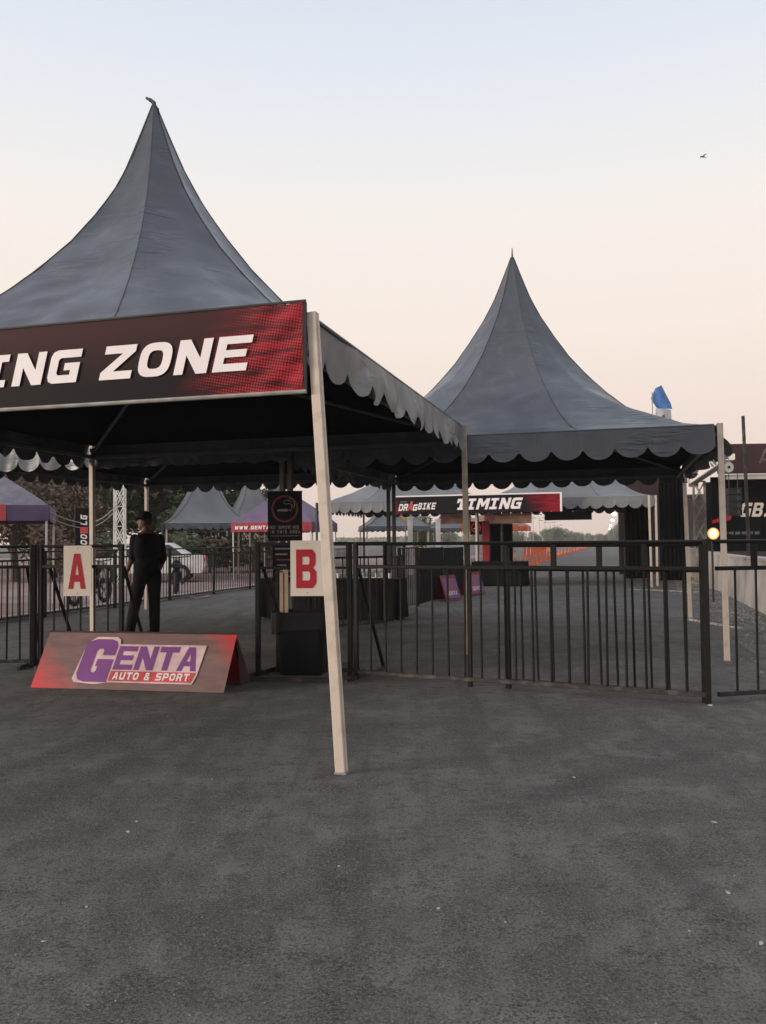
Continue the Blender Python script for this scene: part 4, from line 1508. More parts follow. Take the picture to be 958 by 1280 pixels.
# lit lamp on a short post at the wall
a0 = atd(891.5, 667, 18.2)
lp = thing('lit_lamp', Vector((a0.x, a0.y, .0)), R(0), 'glowing orange lamp on a short post by the wall', 'lamp')
part('post', MB().tube((0, .06, 0), (0, .06, a0.z - .06), .025, 8), M['dull_pole'], lp)
part('housing', MB().lathe([(.05, .10), (.12, .05), (.135, -.02), (.13, -.02), (.10, .03)], (0, 0, a0.z), 16, axis='Y'), M['dull_pole'], lp)
bulb = MB()
ell(bulb, (0, -.02, a0.z), .085, .05, .10)
part('bulb', bulb, M['lamp'], lp, True)
part('lens', MB().lathe([(.001, -.006), (.128, -.006), (.128, -.022), (.001, -.022)], (0, 0, a0.z), 20, axis='Y'), M['lens'], lp)

# round pale fitting on the tent leg
a0 = atd(911.5, 584, 9.75)
rf = thing('round_fitting', a0, R(10), 'small round pale fitting hung on the right tent pole', 'lamp')
part('rim', MB().lathe([(.035, 0), (.062, .0), (.064, .02), (.060, .05), (.035, .05)], (0, 0, 0), 18, axis='Y'), M['board'], rf)
part('centre', MB().lathe([(.018, -.004), (.018, .02)], (0, 0, 0), 12, axis='Y'), M['dull_pole'], rf)
part('hanger', MB().tube((-.03, .025, .055), (-.015, .025, .24), .006, 5).tube((.02, .025, .058), (-.01, .025, .24), .006, 5), M['board'], rf)
part('clamp', MB().box((-.065, .025, 0), (.05, .03, .03)), M['alu'], rf)

# blue and white flag
a0 = atd(830, 676, 33.5)
hz = atd(832, 481, 33.5).z
fg = thing('flag', Vector((a0.x, a0.y, 0)), R(4), 'blue and white upright banner flag showing above the right tent edge', 'flag')
part('flagpole', MB().tube((-.36, 0, 0), (-.36, 0, hz - .3), .03, 8, .02), M['alu'], fg)
z1 = hz
z0 = hz - 2.3


def flagfn(pts_l, pts_r, n=14):
    def fn(a, b):
        k = b * (len(pts_l) - 1)
        i = min(int(k), len(pts_l) - 2)
        f = k - i
        l = pts_l[i][0] * (1 - f) + pts_l[i + 1][0] * f
        r = pts_r[i][0] * (1 - f) + pts_r[i + 1][0] * f
        zl = pts_l[i][1] * (1 - f) + pts_l[i + 1][1] * f
        zr = pts_r[i][1] * (1 - f) + pts_r[i + 1][1] * f
        return Vector((l + (r - l) * a, .06 * sin(a * 5 + b * 3), zl + (zr - zl) * a))
    return fn


part('blue_cloth', MB().grid(10, 12, flagfn([(-.18, z1 - .95), (-.40, z1 - .56), (-.22, z1 - .14)], [(.44, z1 - 1.0), (.40, z1 - .72), (.06, z1)])), M['blue'], fg, True)
part('white_cloth', MB().grid(10, 8, flagfn([(-.24, z0), (-.22, z1 - .96)], [(.48, z0), (.44, z1 - 1.01)])), M['flag_white'], fg, True)
part('grey_mark', flat_poly(MB(), [(.02, z1 - 1.55), (.16, z1 - 1.55), (.10, z1 - 1.2), (-.02, z1 - 1.3)], lambda x, y: Vector((x, -.09, y))), dimgrey, fg)

# ------------------------------------------------------------------ cones and the track beyond
cone_t = thing('traffic_cone', site(-4.5, 41), 0, 'nearest orange traffic cone at the start of the cone line', 'cone', 'orange cones along the track')
part('cone_body', MB().lathe([(.14, .03), (.10, .24)], n=12), M['orange'], cone_t)
part('pale_band', MB().lathe([(.10, .24), (.062, .46)], n=12), M['salmon'], cone_t)
part('cone_tip', MB().lathe([(.062, .46), (.03, .64), (.018, .655)], n=12), M['orange'], cone_t)
part('cone_base', MB().box((0, 0, .03), (.42, .42, .06)), M['orange'], cone_t)
for i in range(1, 26):
    v = 41 + i * 1.9 + i * i * .14
    again(cone_t, site(-4.5 + random.uniform(-.06, .06), v), 0, 'orange traffic cone in the line running away along the track', 'orange cones along the track')
cone_t['label'] = 'orange traffic cone in the line running away along the track'
# orange kerb wall beyond the cones
ob = thing('orange_barrier', site(-5.0, 60), -YAW + pi / 2, 'low orange barrier line along the left of the far track', 'barrier')
for i in range(36):
    part('barrier_block', MB().box((i * 4 + 2, 0, .08), (3.9, .16, .16)), M['orange'], ob)


def canopy_tent(p, rz, label, m_top, m_val, group, w=3.0, he=1.98, hp=3.05, val=.32, logo=None, m_val2=None):
    t = thing('popup_canopy', p, rz, label, 'canopy', group)
    k = w / 2
    mb = MB()
    for s_ in range(4):
        a = s_ * pi / 2
        rot = Matrix.Rotation(a, 3, 'Z')
        mb.grid(10, 10, lambda a_, b_: rot @ Vector(((a_ - .5) * w * (1 - b_ * .97), -k * (1 - b_ * .97), he + (hp - he) * (b_ ** .92) - .05 * sin(pi * b_) * sin(pi * a_))))
    part('canopy_top', mb, m_top, t, True)
    for s_ in range(4):
        a = s_ * pi / 2
        rot = Matrix.Rotation(a, 3, 'Z')
        part('canopy_valance', MB().grid(16, 3, lambda a_, b_: rot @ Vector(((a_ - .5) * w * 1.003, -k * 1.003 - .02 * sin(a_ * 11 + s_) * b_, he + .01 - b_ * val))), (m_val2 if (m_val2 and s_ == 0) else m_val), t, True)
        part('leg', MB().beam(rot @ Vector((-k + .05, -k + .05, 0)), rot @ Vector((-k + .05, -k + .05, he)), .04, .04, (1, 0, 0)), M['white'], t)
        part('edge_bar', MB().tube(rot @ Vector((-k + .07, -k + .05, he - .06)), rot @ Vector((k - .07, -k + .05, he - .06)), .015, 6), M['alu'], t)
    return t


PG = 'pop-up sponsor canopies on the paving'
RC = R(19)
ppc = at(59, 766) - Matrix.Rotation(RC, 3, 'Z') @ Vector((1.47, -1.47, 0))
pc1 = canopy_tent(ppc, RC, 'grey topped pop-up canopy with purple and red edge at far left', M['grey_cloth'], M['purple_cloth'], PG, he=2.18, hp=3.15, val=.32)
part('red_cloth', MB().grid(10, 3, lambda a, b: Vector((-1.5 + a * 2.2, -1.535 - .02 * sin(a * 8) * b, 2.195 - b * .325))), M['bright_red'], pc1, True)
part('logo_mark', flat_poly(MB(), [(.55, .20), (.95, .20), (.80, .36), (.50, .36)], lambda x, y: Vector((x, -1.52 + y * 1.0, 2.07 + y * .78))), M['print_pink'], pc1)
pq = atd(352, 676, 30.0)
pc2 = canopy_tent(Vector((pq.x, 31.5, 0)), R(-14), 'purple pop-up canopy with pink front edge behind the no smoking board', M['purple_cloth'], M['purple_cloth'], PG, w=3.1, he=2.1, hp=3.35, val=.34, m_val2=M['pink'])
words('WWW.GENTA', -1.40, 1.86, .12, .13, .03, .1, lambda x, y: Vector((x, -1.60, y)), M['print_white'], pc2, 'text_line', True)
part('logo_mark', flat_poly(MB(), [(.75, .35), (1.15, .35), (1.05, .62), (.70, .55)], lambda x, y: Vector((x * .8, -1.55 + y * .95, 2.16 + y * .82))), M['print_pink'], pc2)
part('top_patch', flat_poly(MB(), [(.10, .92), (.55, .92), (.40, 1.2), (.10, 1.2)], lambda x, y: Vector((x, -1.55 + y * .95, 2.17 + y * .85))), M['pink'], pc2)
oc = canopy_tent(site(-7.2, 48), -YAW, 'salmon pop-up booth beside the far cone line', M['salmon'], M['orange'], PG, w=2.6, he=2.3, hp=3.0)
again(oc, site(-6.9, 56), -YAW, 'salmon pop-up booth farther along the cone line')
for i, (u, v, c, w) in enumerate(((-5.6, 38.5, 'pink', .8), (-5.9, 41, 'orange', .9), (-5.7, 44, 'salmon', 1.2), (-5.6, 60, 'orange', 1.6), (-5.6, 66, 'salmon', 1.6))):
    p = site(u, v)
    tag(link('sponsor_board', MB().box((0, 0, .48), (w, .05, .8)).box((-w * .35, 0, .05), (.04, .3, .1)).box((w * .35, 0, .05), (.04, .3, .1)).mesh('sponsor_board', M[c]), None, p, -YAW),
        ['pink red board nearest among the boards left of the cones', 'orange board second among the boards left of the cones', 'salmon board third among the boards left of the cones', 'orange board fourth among the boards left of the cones', 'salmon board farthest among the boards left of the cones'][i], 'board', 'boards left of the cones')

# smaller pagoda tents on the paving
SP = 'small grey pagoda tents beyond the fence'


def small_tent(p, rz, label, w=3.3, eave=2.15, peak=5.5):
    t = thing('small_pagoda', p, rz, label, 'tent', SP)
    mb = MB()
    k = w / 2 / HALF
    for side in range(4):
        mb.grid(10, 16, lambda a, b: (lambda q: Vector((q.x * k, q.y * k, eave + (q.z - EAVE) * (peak - eave) / (5.8 - EAVE))))(roof_pt(b, side, a)))
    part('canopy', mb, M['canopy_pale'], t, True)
    for s_ in range(4):
        vm = MB().grid(64, 3, valance_fn(w, .26, 11, s_ * 3.1, .6))
        a = s_ * pi / 2
        link('valance', vm.mesh('valance', M['canopy'], True), t, (w / 2 * sin(a), -w / 2 * cos(a), eave), a)
        rot = Matrix.Rotation(a, 3, 'Z')
        part('pole', MB().tube(rot @ Vector((-w / 2 + .06, -w / 2 + .06, 0)), rot @ Vector((-w / 2 + .06, -w / 2 + .06, eave)), .035, 8), M['cream'], t)
    for s_ in range(4):
        pts = [(lambda q: Vector((q.x * k * 1.003, q.y * k * 1.003, eave + .006 + (q.z - EAVE) * (peak - eave) / (5.8 - EAVE))))(roof_pt(i / 14, s_, 0)) for i in range(15)]
        part('hip_seam', MB().path(pts, .035, 5), M['canopy_pale'], t)
    return t


st = small_tent(Vector((atd(252, 676, 33).x, 33.6, 0)), R(18), 'small grey pagoda tent nearest beyond the left fence')
again(st, Vector((atd(312, 676, 40).x, 40.5, 0)), R(25), 'small grey pagoda tent in the middle of the three beyond the left fence')
again(st, Vector((atd(348, 676, 47).x, 47, 0)), R(20), 'small grey pagoda tent farthest of the three beyond the left fence')
again(st, Vector((atd(492, 676, 44).x, 44, 0)), R(8), 'small grey tent left of the TIMING banner pole, far behind')
again(st, Vector((atd(570, 676, 52).x, 52, 0)), R(-10), 'small grey tent seen below the left picture banner')

# fence along the paving
FG = 'black barred fence panels along the paving'
nf = 9
words_pos = ('nearest', 'second', 'third', 'fourth', 'fifth', 'sixth', 'seventh', 'eighth', 'farthest')
for i in range(nf):
    v0 = 11.2 + i * 2.3
    barrier(site(-10.5, v0), site(-10.5, v0 + 2.26), 'black barred fence panel on the paving edge, %s of the row from the camera' % words_pos[i], FG, 15, H=1.25, H2=1.10, r=.010, name='fence_panel', braces=(), pw=.045)

# parked car beyond the fence
cx = atd(182, 676, 29.5)
car = thing('parked_car', Vector((cx.x, 29.8, 0)), R(8), 'white parked car behind the fence left of the pagoda tents', 'car')
side_p = [(-2.0, .35), (-2.05, .62), (-1.95, .84), (-1.0, .92), (1.35, .98), (2.0, .92), (2.05, .55), (1.95, .32)]
mb = MB()
n = len(side_p)
vs = [(x, y, z) for y in (-.82, .82) for x, z in side_p]
fs = [(i, (i + 1) % n, n + (i + 1) % n, n + i) for i in range(n)] + [tuple(range(n))[::-1], tuple(range(n, 2 * n))]
mb.add(vs, fs)
part('body', mb, M['white'], car)
cab = [(-1.15, .90), (-.35, 1.38), (.85, 1.40), (1.55, .95)]
n = 4
vs = [(x, s_ * (.80 - (z - .9) * .28), z) for s_ in (-1, 1) for x, z in cab]
part('roof', MB().add(vs, [(0, 1, 5, 4), (1, 2, 6, 5), (2, 3, 7, 6), (3, 0, 4, 7), (0, 3, 2, 1), (4, 5, 6, 7)]), M['white'], car)
for s_ in (-1, 1):
    f = lambda x, y, s_=s_: Vector((x, s_ * (.815 - (y - .9) * .28), y))
    part('window', flat_poly(MB(), [(-.95, .96), (.15, .96), (.15, 1.32), (-.30, 1.32)], f), M['glass'], car)
    part('window', flat_poly(MB(), [(.22, .96), (1.30, .98), (.84, 1.33), (.22, 1.33)], f), M['glass'], car)
    for x in (-1.3, 1.25):
        w = part('wheel', MB().lathe([(.20, -.09), (.31, -.08), (.32, 0), (.31, .08), (.20, .09)], (x, s_ * .78, .32), 18, axis='Y'), M['rubber'], car)
        part('rim', MB().lathe([(.18, 0), (.19, .02), (.05, .03)], (x, s_ * .87 - .015, .32), 12, axis='Y'), M['alu'], w)
part('windscreen', MB().add([(-1.14, -.68, .98), (-1.14, .68, .98), (-.46, .60, 1.36), (-.46, -.60, 1.36)], [(0, 1, 2, 3)]), M['glass'], car)
for y in (-.62, .62):
    part('headlight', MB().box((-2.0, y, .72), (.10, .28, .14)), M['alu'], car)
    part('tail_light', MB().box((2.03, y, .80), (.06, .24, .14)), M['bright_red'], car)


def ring_solid(mb, c, R_, r_, n=24, k=8):
    c = Vector(c)
    vs = [c + Vector(((R_ + r_ * cos(2 * pi * j / k)) * cos(2 * pi * i / n), r_ * sin(2 * pi * j / k), (R_ + r_ * cos(2 * pi * j / k)) * sin(2 * pi * i / n))) for i in range(n) for j in range(k)]
    fs = [(i * k + j, ((i + 1) % n) * k + j, ((i + 1) % n) * k + (j + 1) % k, i * k + (j + 1) % k) for i in range(n) for j in range(k)]
    return mb.add(vs, fs)


# motorcycles behind the fence
def motorcycle(p, rz, label):
    t = thing('motorcycle', p, rz, label, 'motorcycle', 'dark motorcycles behind the fence')
    for x in (-.62, .62):
        w = part('wheel', ring_solid(MB(), (x, 0, .30), .255, .045), M['rubber'], t, True)
        sm_ = ring_solid(MB(), (x, 0, .30), .205, .014)
        for q in range(5):
            a_ = q * 2 * pi / 5
            sm_.tube((x, 0, .30), (x + .2 * cos(a_), 0, .30 + .2 * sin(a_)), .012, 5)
        part('rim', sm_, M['dull_pole'], w)
    bodym = MB()
    ell(bodym, (.12, 0, .78), .30, .13, .14)
    ell(bodym, (.02, 0, .48), .27, .15, .19)
    part('body', bodym, M['black_cloth'], t, True)
    part('seat', MB().box((-.36, 0, .78), (.62, .24, .10)), M['rubber'], t)
    part('fork', MB().tube((.62, .07, .30), (.42, .07, .98), .022, 6).tube((.62, -.07, .30), (.42, -.07, .98), .022, 6), M['alu'], t)
    part('handlebar', MB().path([(.30, -.36, 1.02), (.40, -.18, 1.00), (.43, 0, .98), (.40, .18, 1.00), (.30, .36, 1.02)], .015, 6), M['rubber'], t)
    hl_ = MB()
    ell(hl_, (.52, 0, .88), .08, .10, .10)
    part('headlight', hl_, M['alu'], t, True)
    part('exhaust', MB().tube((.0, -.16, .28), (-.75, -.17, .40), .04, 8, .05), M['dull_pole'], t)
    part('swingarm', MB().beam((-.62, .08, .30), (.05, .08, .38), .04, .05, (0, 0, 1)), M['dull_pole'], t)
    part('kickstand', MB().tube((-.1, .12, .3), (-.12, .26, .0), .012, 5), M['alu'], t)
    return t


mc = motorcycle(site(-11.7, 16.6), R(78), 'dark motorcycle behind the fence between the A board and the man')
again(mc, site(-11.7, 20.5), R(102), 'dark motorcycle behind the fence just right of the man')

# lattice tower, red upright flag, ropes on the left
truss(Vector((atd(150, 676, 27).x, 27, 0)), 5.2, 'pale lattice truss tower in front of the trees on the left', M['white'], .30, R(5))
p = Vector((atd(103, 676, 20).x, 20.0, 0))
rfz = thing('upright_banner', p, R(-6), 'narrow black and red upright banner with white marks beside the A board', 'banner')
part('pole', MB().tube((-.19, .02, 0), (-.19, .02, 2.35), .015, 6), M['dull_pole'], rfz)
part('banner_cloth', MB().box((0, 0, 1.5), (.34, .012, 1.5)), M['black_cloth'], rfz)
part('red_band', MB().box((.05, -.009, 1.72), (.20, .004, .16)), M['bright_red'], rfz)
rotf = lambda x, y: Vector((.13 - y, -.012, 1.22 + x))
words('NOO', 0, 0, .11, .17, .03, .15, rotf, M['print_white'], rfz)
words('LG', .62, 0, .10, .17, .03, .15, rotf, M['print_white'], rfz)
r0 = at(61, 766) + Vector((0, 0, 2.05))
r1 = Vector((atd(158, 616, 26.8)))
pts = [r0.lerp(r1, i / 12) - Vector((0, 0, .55 * sin(pi * i / 12))) for i in range(13)]
ro = link('rope', MB().path([q - r0 for q in pts], .014, 5).path([q - r0 - Vector((0, 0, .12)) for q in pts], .012, 5).mesh('rope', M['alu']), None, r0)
tag(ro, 'pair of sagging pale ropes from the left canopy to the truss tower', 'rope')
hp = [at(196, 753), at(205, 751), at(218, 747.5), at(232, 746.5), at(246, 749), at(262, 746)]
hs = link('hose', MB().path([q - hp[0] + Vector((0, 0, .02)) for q in hp], .020, 6).mesh('hose', M['alu']), None, hp[0])
tag(hs, 'thin pale hose curving on the asphalt behind the man', 'hose')


# ------------------------------------------------------------------ trees
def crown_mesh(seed, rx, rz_, zc, n, leaf, m, trunk_clear=0.0):
    rr = random.Random(seed)
    mb = MB()
    clumps = []
    for i in range(26):
        a, e = rr.uniform(0, 2 * pi), rr.uniform(-.9, 1.3)
        q = rr.uniform(.45, 1.0)
        clumps.append((Vector((cos(a) * cos(e) * rx * q, sin(a) * cos(e) * rx * q, zc + sin(e) * rz_ * q)), rr.uniform(.28, .52) * rx))
    vs, fs = [], []
    for i in range(n):
        c, r = clumps[rr.randrange(len(clumps))]
        d = Vector((rr.gauss(0, 1), rr.gauss(0, 1), rr.gauss(0, .8)))
        d = d.normalized() * r * rr.uniform(.35, 1.05) ** .6
        p = c + d
        if p.z < .25:
            p.z = .25 + rr.random() * .4
        s_ = leaf * rr.uniform(.6, 1.4)
        nx = Vector((rr.gauss(0, 1), rr.gauss(0, 1), rr.gauss(0, 1))).normalized()
        ny = nx.orthogonal().normalized()
        k = len(vs)
        vs += [p - nx * s_, p + ny * s_ * .45, p + nx * s_, p - ny * s_ * .45]
        fs.append((k, k + 1, k + 2, k + 3))
    mb.add(vs, fs)
    return mb.mesh('crown', m)


def trunk_mesh(seed, h, r):
    rr = random.Random(seed)
    mb = MB()
    pts = [Vector((rr.uniform(-.08, .08) * i, rr.uniform(-.08, .08) * i, h * i / 5)) for i in range(6)]
    mb.path(pts, [r * (1 - .13 * i) for i in range(6)], 8)
    for i in range(7):
        b = pts[2 + i % 3]
        a = rr.uniform(0, 2 * pi)
        e = b + Vector((cos(a) * h * .35, sin(a) * h * .35, h * rr.uniform(.25, .5)))
        mb.path([b, b.lerp(e, .5) + Vector((0, 0, .1)), e], [r * .5, r * .35, r * .12], 6)
    return mb.mesh('trunk', M['bark'])


KIND = {}
for nm, rx, rz_, zc, n, lf_, mm, th in (('dark', 2.6, 2.9, 3.6, 8500, .125, 'leaf_dark', 3.6), ('mid', 2.7, 2.7, 3.4, 8500, .125, 'leaf_mid', 3.4),
                                         ('brown', 2.2, 2.4, 2.9, 7000, .11, 'leaf_brown', 3.2), ('far', 3.4, 2.6, 3.4, 2600, .30, 'leaf_hazed', 3.2)):
    KIND[nm] = [(crown_mesh(hash_ + 3, rx, rz_, zc, n, lf_, M[mm]), trunk_mesh(hash_ + 9, th, .16)) for hash_ in ((11, 47) if nm != 'far' else (71, 23))]
KIND['shrub'] = [(crown_mesh(5, 1.1, .65, .75, 1500, .10, M['leaf_mid']), trunk_mesh(6, .7, .05)), (crown_mesh(8, 1.1, .65, .75, 1500, .10, M['leaf_brown']), trunk_mesh(6, .7, .05))]


def tree(kind, var, p, s, rz, label, group, cat='tree'):
    t = thing('tree' if cat == 'tree' else 'shrub', p, rz, label, cat, group)
    t.scale = (s, s, s)
    c, k = KIND[kind][var]
    link('crown', c, t)
    link('trunk', k, t)
    return t


TG = 'trees behind the left tents'
for kind, var, px, D, s, lab in (
        ('brown', 0, 20, 31, 1.0, 'dry brown leaved tree nearest the left canopy'),
        ('brown', 1, 68, 34, .90, 'dry brown leaved tree just right of the left canopy corner'),
        ('dark', 0, -40, 42, 1.2, 'dark green tree at the far left edge behind the brown trees'),
        ('dark', 1, 95, 40, 1.15, 'dark green tree behind the cream pole with the A board'),
        ('dark', 0, 150, 44, 1.2, 'dark green tree right behind the pale truss tower'),
        ('mid', 0, 190, 42, 1.1, 'olive green tree above the man in the cap'),
        ('mid', 1, 226, 48, 1.15, 'olive green tree left behind the nearest small pagoda tent'),
        ('dark', 1, 268, 50, 1.0, 'dark green tree right behind the nearest small pagoda tent'),
        ('mid', 0, 312, 54, .85, 'low olive green tree behind the middle small pagoda tent'),
        ('dark', 0, 45, 46, 1.25, 'tall dark green tree behind the two brown trees'),
        ('mid', 1, 527, 80, .62, 'small green tree seen between the picture banner and the far tent')):
    tree(kind, var, Vector((atd(px, 676, D).x, D, 0)), s, px * .7, lab, TG)
HG = 'low bushes behind the fence'
for i, (px, D, s, v, lab) in enumerate(((205, 37, 1.1, 0, 'low green bush right of the man'), (232, 38, 1.2, 0, 'low green bush under the left edge of the small pagoda tent'), (262, 38.5, 1.1, 1, 'low brownish bush under the small pagoda tent'),
                                         (290, 38.5, 1.1, 0, 'low green bush right of the small pagoda pole'), (318, 38, 1.1, 1, 'low brownish bush below the pink canopy edge'), (345, 39, 1.0, 1, 'low brownish bush behind the no smoking board'),
                                         (120, 33, 1.2, 0, 'low green bush left of the pale truss tower'), (90, 31, 1.0, 1, 'low brown bush behind the red upright banner'))):
    tree('shrub', v, Vector((atd(px, 676, D).x, D, 0)), s, i * 1.3, lab, HG, 'bush')

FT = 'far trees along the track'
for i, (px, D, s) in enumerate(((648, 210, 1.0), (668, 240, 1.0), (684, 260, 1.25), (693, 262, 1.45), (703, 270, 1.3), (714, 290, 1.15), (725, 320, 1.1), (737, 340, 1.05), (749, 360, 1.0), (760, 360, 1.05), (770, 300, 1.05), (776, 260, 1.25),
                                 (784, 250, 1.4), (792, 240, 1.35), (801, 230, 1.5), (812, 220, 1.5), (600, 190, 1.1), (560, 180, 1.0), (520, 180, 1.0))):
    tree('far', i % 2, Vector((atd(px, 676, D).x, D, 0)), s * (.72 if px > 765 else .56), i * 1.1, 'haze-paled green tree far away along the track', FT)
fw = MB()
rr = random.Random(31)
for i in range(9000):
    px = rr.uniform(420, 900)
    D = rr.uniform(430, 560)
    x = (px - 479) / F0 * D
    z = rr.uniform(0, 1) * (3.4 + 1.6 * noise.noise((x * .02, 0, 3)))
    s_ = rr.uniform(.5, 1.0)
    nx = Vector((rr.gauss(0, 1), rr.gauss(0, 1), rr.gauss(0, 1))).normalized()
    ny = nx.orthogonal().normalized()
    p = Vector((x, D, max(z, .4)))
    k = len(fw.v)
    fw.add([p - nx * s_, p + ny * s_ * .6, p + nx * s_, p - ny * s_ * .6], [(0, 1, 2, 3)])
fo = link('far_woods', fw.mesh('far_woods', M['leaf_hazed']))
fo['kind'] = 'stuff'

# ------------------------------------------------------------------ street lights beside the track
LG = 'street lights left of the far track'
lpm = None
for i, (px, py) in enumerate(((667, 644), (675, 648), (682, 651), (688, 653.5), (697, 657), (704, 661))):
    D = (8 - 1.4) * F0 / (674.5 - py)
    p = Vector((atd(px, 676, D).x, D, 0))
    if lpm is None:
        lpm = thing('street_light', p, -YAW, '', 'street light', LG)
        part('pole', MB().tube((0, 0, 0), (0, 0, 8), .11, 8, .06), M['alu'], lpm)
        part('arm', MB().tube((-1.6, 0, 8.1), (1.6, 0, 8.1), .06, 6), M['alu'], lpm)
        for sx_ in (-1, 1):
            part('lamp_head', MB().box((sx_ * 1.7, 0, 8.15), (1.3, .5, .18)), M['dull_pole'], lpm)
        o = lpm
    else:
        o = again(lpm, p, -YAW, '')
    o['label'] = 'unlit double headed street light in the row left of the far track'
rl = None
for i, (px, py) in enumerate(((768, 643), (766, 650.5), (763.5, 657), (762, 661), (761, 666.5))):
    D = (8 - 1.4) * F0 / (673.7 - py)
    q = atd(px, py, D)
    p = Vector((q.x + 3.5, D, 0))
    if rl is None:
        rl = thing('street_light', p, 0, '', 'street light', 'lit street lights over the far track')
        part('pole', MB().tube((0, 0, 0), (0, 0, 8), .10, 8, .06), M['alu'], rl)
        part('arm', MB().tube((0, 0, 8), (-3.3, 0, 8.12), .05, 6), M['alu'], rl)
        lb = MB()
        ell(lb, (-3.5, 0, 8.02), .60, .30, .40)
        part('lamp_head', lb, M['street_light'], rl, True)
        o = rl
    else:
        o = again(rl, p, 0, '')
    k = D / 228.0
    o['label'] = 'lit white street light in the row above the far track'

# dark low building beyond the truss on the right, a yellow roundel and white posts in the middle distance
p = atd(850, 676, 60)
bl = thing('low_building', Vector((p.x, 60, 0)), -YAW, 'dark brown low building beyond the truss tower', 'building')
part('wall', MB().box((4, 3, 2.2), (9, 6, 4.4)), M['brown_build'], bl)
part('roof', MB().box((4, 3, 4.48), (9.4, 6.4, .15)), M['dull_pole'], bl)
part('door', MB().box((1.2, -.02, 1.05), (1.0, .04, 2.1)), M['dull_pole'], bl)
p = atd(507, 645, 36)
yl = thing('yellow_sign', Vector((p.x, 36, 0)), 0, 'small yellow round sign on a pole left of the picture banners', 'sign')
yd = MB()
yd.lathe([(.001, -.03), (.20, -.03), (.20, .01), (.001, .01)], (0, 0, p.z), 18, axis='Y')
part('disc', yd, M['yellow'], yl)
part('pole', MB().tube((0, .03, 0), (0, .03, p.z + .1), .025, 6), M['alu'], yl)
for i, (px, D) in enumerate(((513, 34), (548, 37))):
    p = atd(px, 676, D)
    tag(link('white_post', MB().beam((0, 0, 0), (0, 0, 2.3), .20, .20, (1, 0, 0)).box((0, 0, 2.33), (.26, .26, .06)).mesh('white_post', M['board']), None, (p.x, D, 0), 0),
        ('pale square post left below the TIMING banner' if i == 0 else 'pale square post right below the DRAG lettering'.replace('DRAG lettering', 'left picture banner')), 'post', 'pale posts behind the far tents')

ORD = ('nearest', 'second nearest', 'third nearest', 'fourth nearest', 'fifth nearest', 'sixth nearest', 'seventh nearest', 'eighth nearest', 'ninth nearest',
       'tenth nearest', 'eleventh nearest', 'twelfth nearest', 'thirteenth nearest', 'fourteenth nearest', 'fifteenth nearest', 'sixteenth nearest', 'seventeenth nearest',
       'eighteenth nearest', 'nineteenth nearest', 'twentieth nearest', 'twenty first', 'twenty second', 'twenty third', 'twenty fourth', 'twenty fifth', 'farthest')


def rank(group, text, key=lambda o: o.location.y):
    k = sorted([o for o in C.objects if o.get('group') == group], key=key)
    for i, o in enumerate(k):
        w = ORD[i] if i < len(k) - 1 else 'farthest'
        o['label'] = text % w


rank('orange cones along the track', 'orange traffic cone, %s in the line running away along the track')
rank('street lights left of the far track', 'unlit double headed street light, %s in the row left of the track')
rank('lit street lights over the far track', 'lit white street light, %s in the row above the far track')
CL = ORD2 = ('leftmost', 'second from the left', 'third from the left', 'fourth from the left', 'fifth from the left', 'sixth from the left', 'seventh from the left', 'eighth from the left',
             'ninth from the left', 'tenth from the left', 'eleventh from the left', 'tenth from the right', 'ninth from the right', 'eighth from the right', 'seventh from the right', 'sixth from the right', 'fifth from the right', 'fourth from the right', 'third from the right')
for i, o in enumerate(sorted([o for o in C.objects if o.get('group') == FT], key=lambda o: o.location.x / o.location.y)):
    n_ = 19
    w = ORD2[i] if i < 10 else ('rightmost' if i == 18 else ('second', 'third', 'fourth', 'fifth', 'sixth', 'seventh', 'eighth', 'ninth')[17 - i] + ' from the right')
    o['label'] = 'haze-paled green tree far along the track, %s of its row' % w
for i, o in enumerate(sorted([o for o in C.objects if o.get('group') == 'cups on the draped table'], key=lambda o: o.location.x)):
    o['label'] = 'small white cup on the near draped table, %s of eight' % CL[i]

# ------------------------------------------------------------------ bird, litter, chips
bp_ = atd(879, 196, 60)
bd = thing('bird', bp_, R(20), 'tiny dark bird flying in the sky at upper right', 'bird')
bb = MB()
ell(bb, (0, 0, 0), .17, .05, .05)
ell(bb, (-.17, 0, .02), .05, .04, .04)
bb.add([(.12, -.03, 0), (.30, -.07, .0), (.30, .07, .0), (.12, .03, 0)], [(0, 1, 2, 3)])
part('body', bb, M['dull_pole'], bd)
for s_ in (-1, 1):
    part('wing', MB().add([(-.08, s_ * .03, .02), (.06, s_ * .03, .02), (.07, s_ * .22, .10), (-.02, s_ * .24, .11), (.10, s_ * .42, .05)], [(0, 1, 2, 3), (3, 2, 4)]), M['dull_pole'], bd)

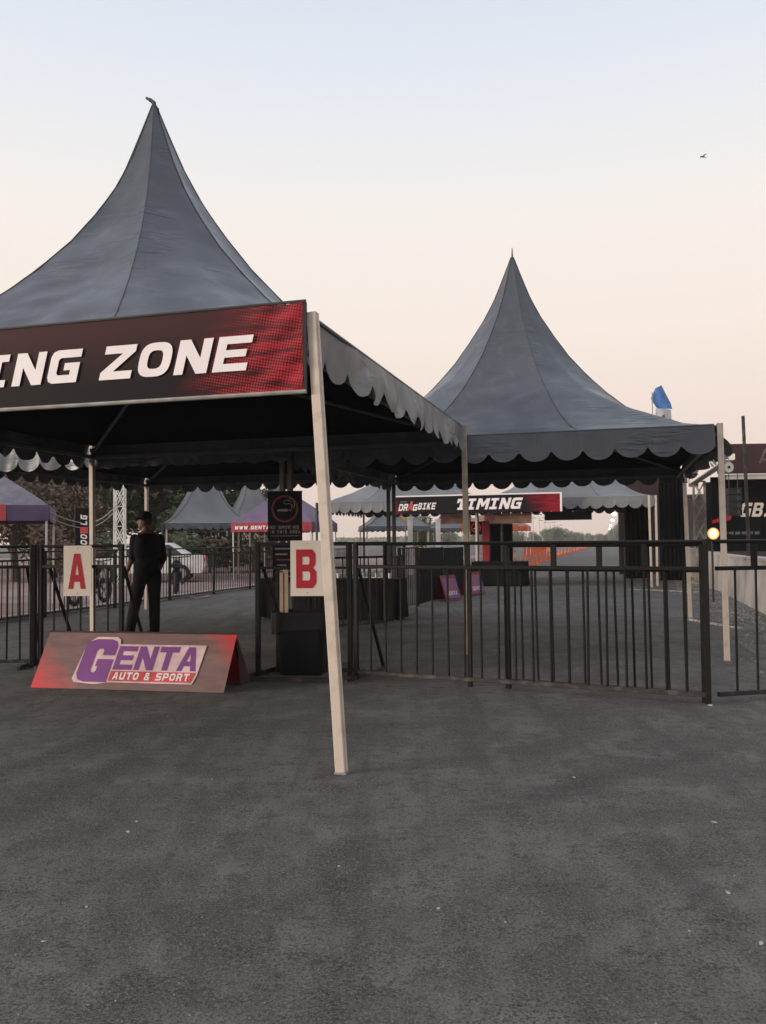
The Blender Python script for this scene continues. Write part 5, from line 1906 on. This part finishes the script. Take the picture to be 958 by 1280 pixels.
lit = [(160, 1040, .028), (171, 1027, .024), (548, 1136, .024), (888, 882, .07), (718, 972, .03), (952, 1180, .03), (893, 1028, .03), (265, 974, .02), (75, 872, .02), (910, 1116, .035), (424, 1083, .02), (108, 1134, .018), (55, 1177, .02),
       (530, 1132, .012), (632, 1153, .014), (210, 896, .016), (862, 1164, .014), (918, 1095, .014)]
for i, (px, py, s_) in enumerate(lit):
    p = at(px, py)
    mb = MB()
    rl_ = random.Random(i)
    top = [Vector((s_ * .5 * cos(a) * rl_.uniform(.6, 1.2), s_ * .3 * sin(a) * rl_.uniform(.6, 1.2), s_ * rl_.uniform(.04, .16))) for a in [k * pi / 3 for k in range(6)]]
    bot = [Vector((q.x, q.y, .001)) for q in top]
    mb.add(top + bot, [tuple(range(6))] + [(k, 6 + k, 6 + (k + 1) % 6, (k + 1) % 6) for k in range(6)])
    tag(link('litter_scrap', mb.mesh('litter_scrap', M['litter']), None, p, rl_.uniform(0, 3)), 'tiny pale scrap of litter on the asphalt', 'litter', 'scraps on the asphalt')

rank('scraps on the asphalt', 'tiny pale scrap of litter on the asphalt, %s to the camera')
gs = MB()
rr = random.Random(77)


def chip(p, s_):
    t = [Vector((rr.uniform(.5, 1) * s_ * cos(a), rr.uniform(.5, 1) * s_ * sin(a), 0)) for a in [k * pi / 2 + rr.uniform(-.4, .4) for k in range(4)]]
    ap = Vector((0, 0, s_ * rr.uniform(.4, .8)))
    gs.add([p + q for q in t] + [p + ap], [(0, 1, 4), (1, 2, 4), (2, 3, 4), (3, 0, 4)])


for i in range(2600):
    v = rr.uniform(9, 34)
    chip(site(2.55 - abs(rr.gauss(0, .45)), v, .004), rr.uniform(.008, .035))
for i in range(1500):
    Dd = rr.uniform(2.2, 9)
    chip(Vector((rr.uniform(-.55, .55) * Dd, Dd, .0)), rr.uniform(.002, .0055))
go = link('gravel_chips', gs.mesh('gravel_chips', M['stone']))
go['kind'] = 'stuff'

# ------------------------------------------------------------------ evening haze
hz_m = bpy.data.materials.new('evening_haze')
hz_m.use_nodes = True
hn, hl2 = hz_m.node_tree.nodes, hz_m.node_tree.links
hn.remove(hn['Principled BSDF'])
pv = hn.new('ShaderNodeVolumePrincipled')
pv.inputs['Color'].default_value = (0.93, 0.92, 0.90, 1)
pv.inputs['Density'].default_value = 0.0006
hl2.new(pv.outputs[0], hn['Material Output'].inputs['Volume'])
hzo = link('haze', MB().box((0, 330, 9.5), (900, 700, 21)).mesh('haze', hz_m))
hzo['kind'] = 'stuff'
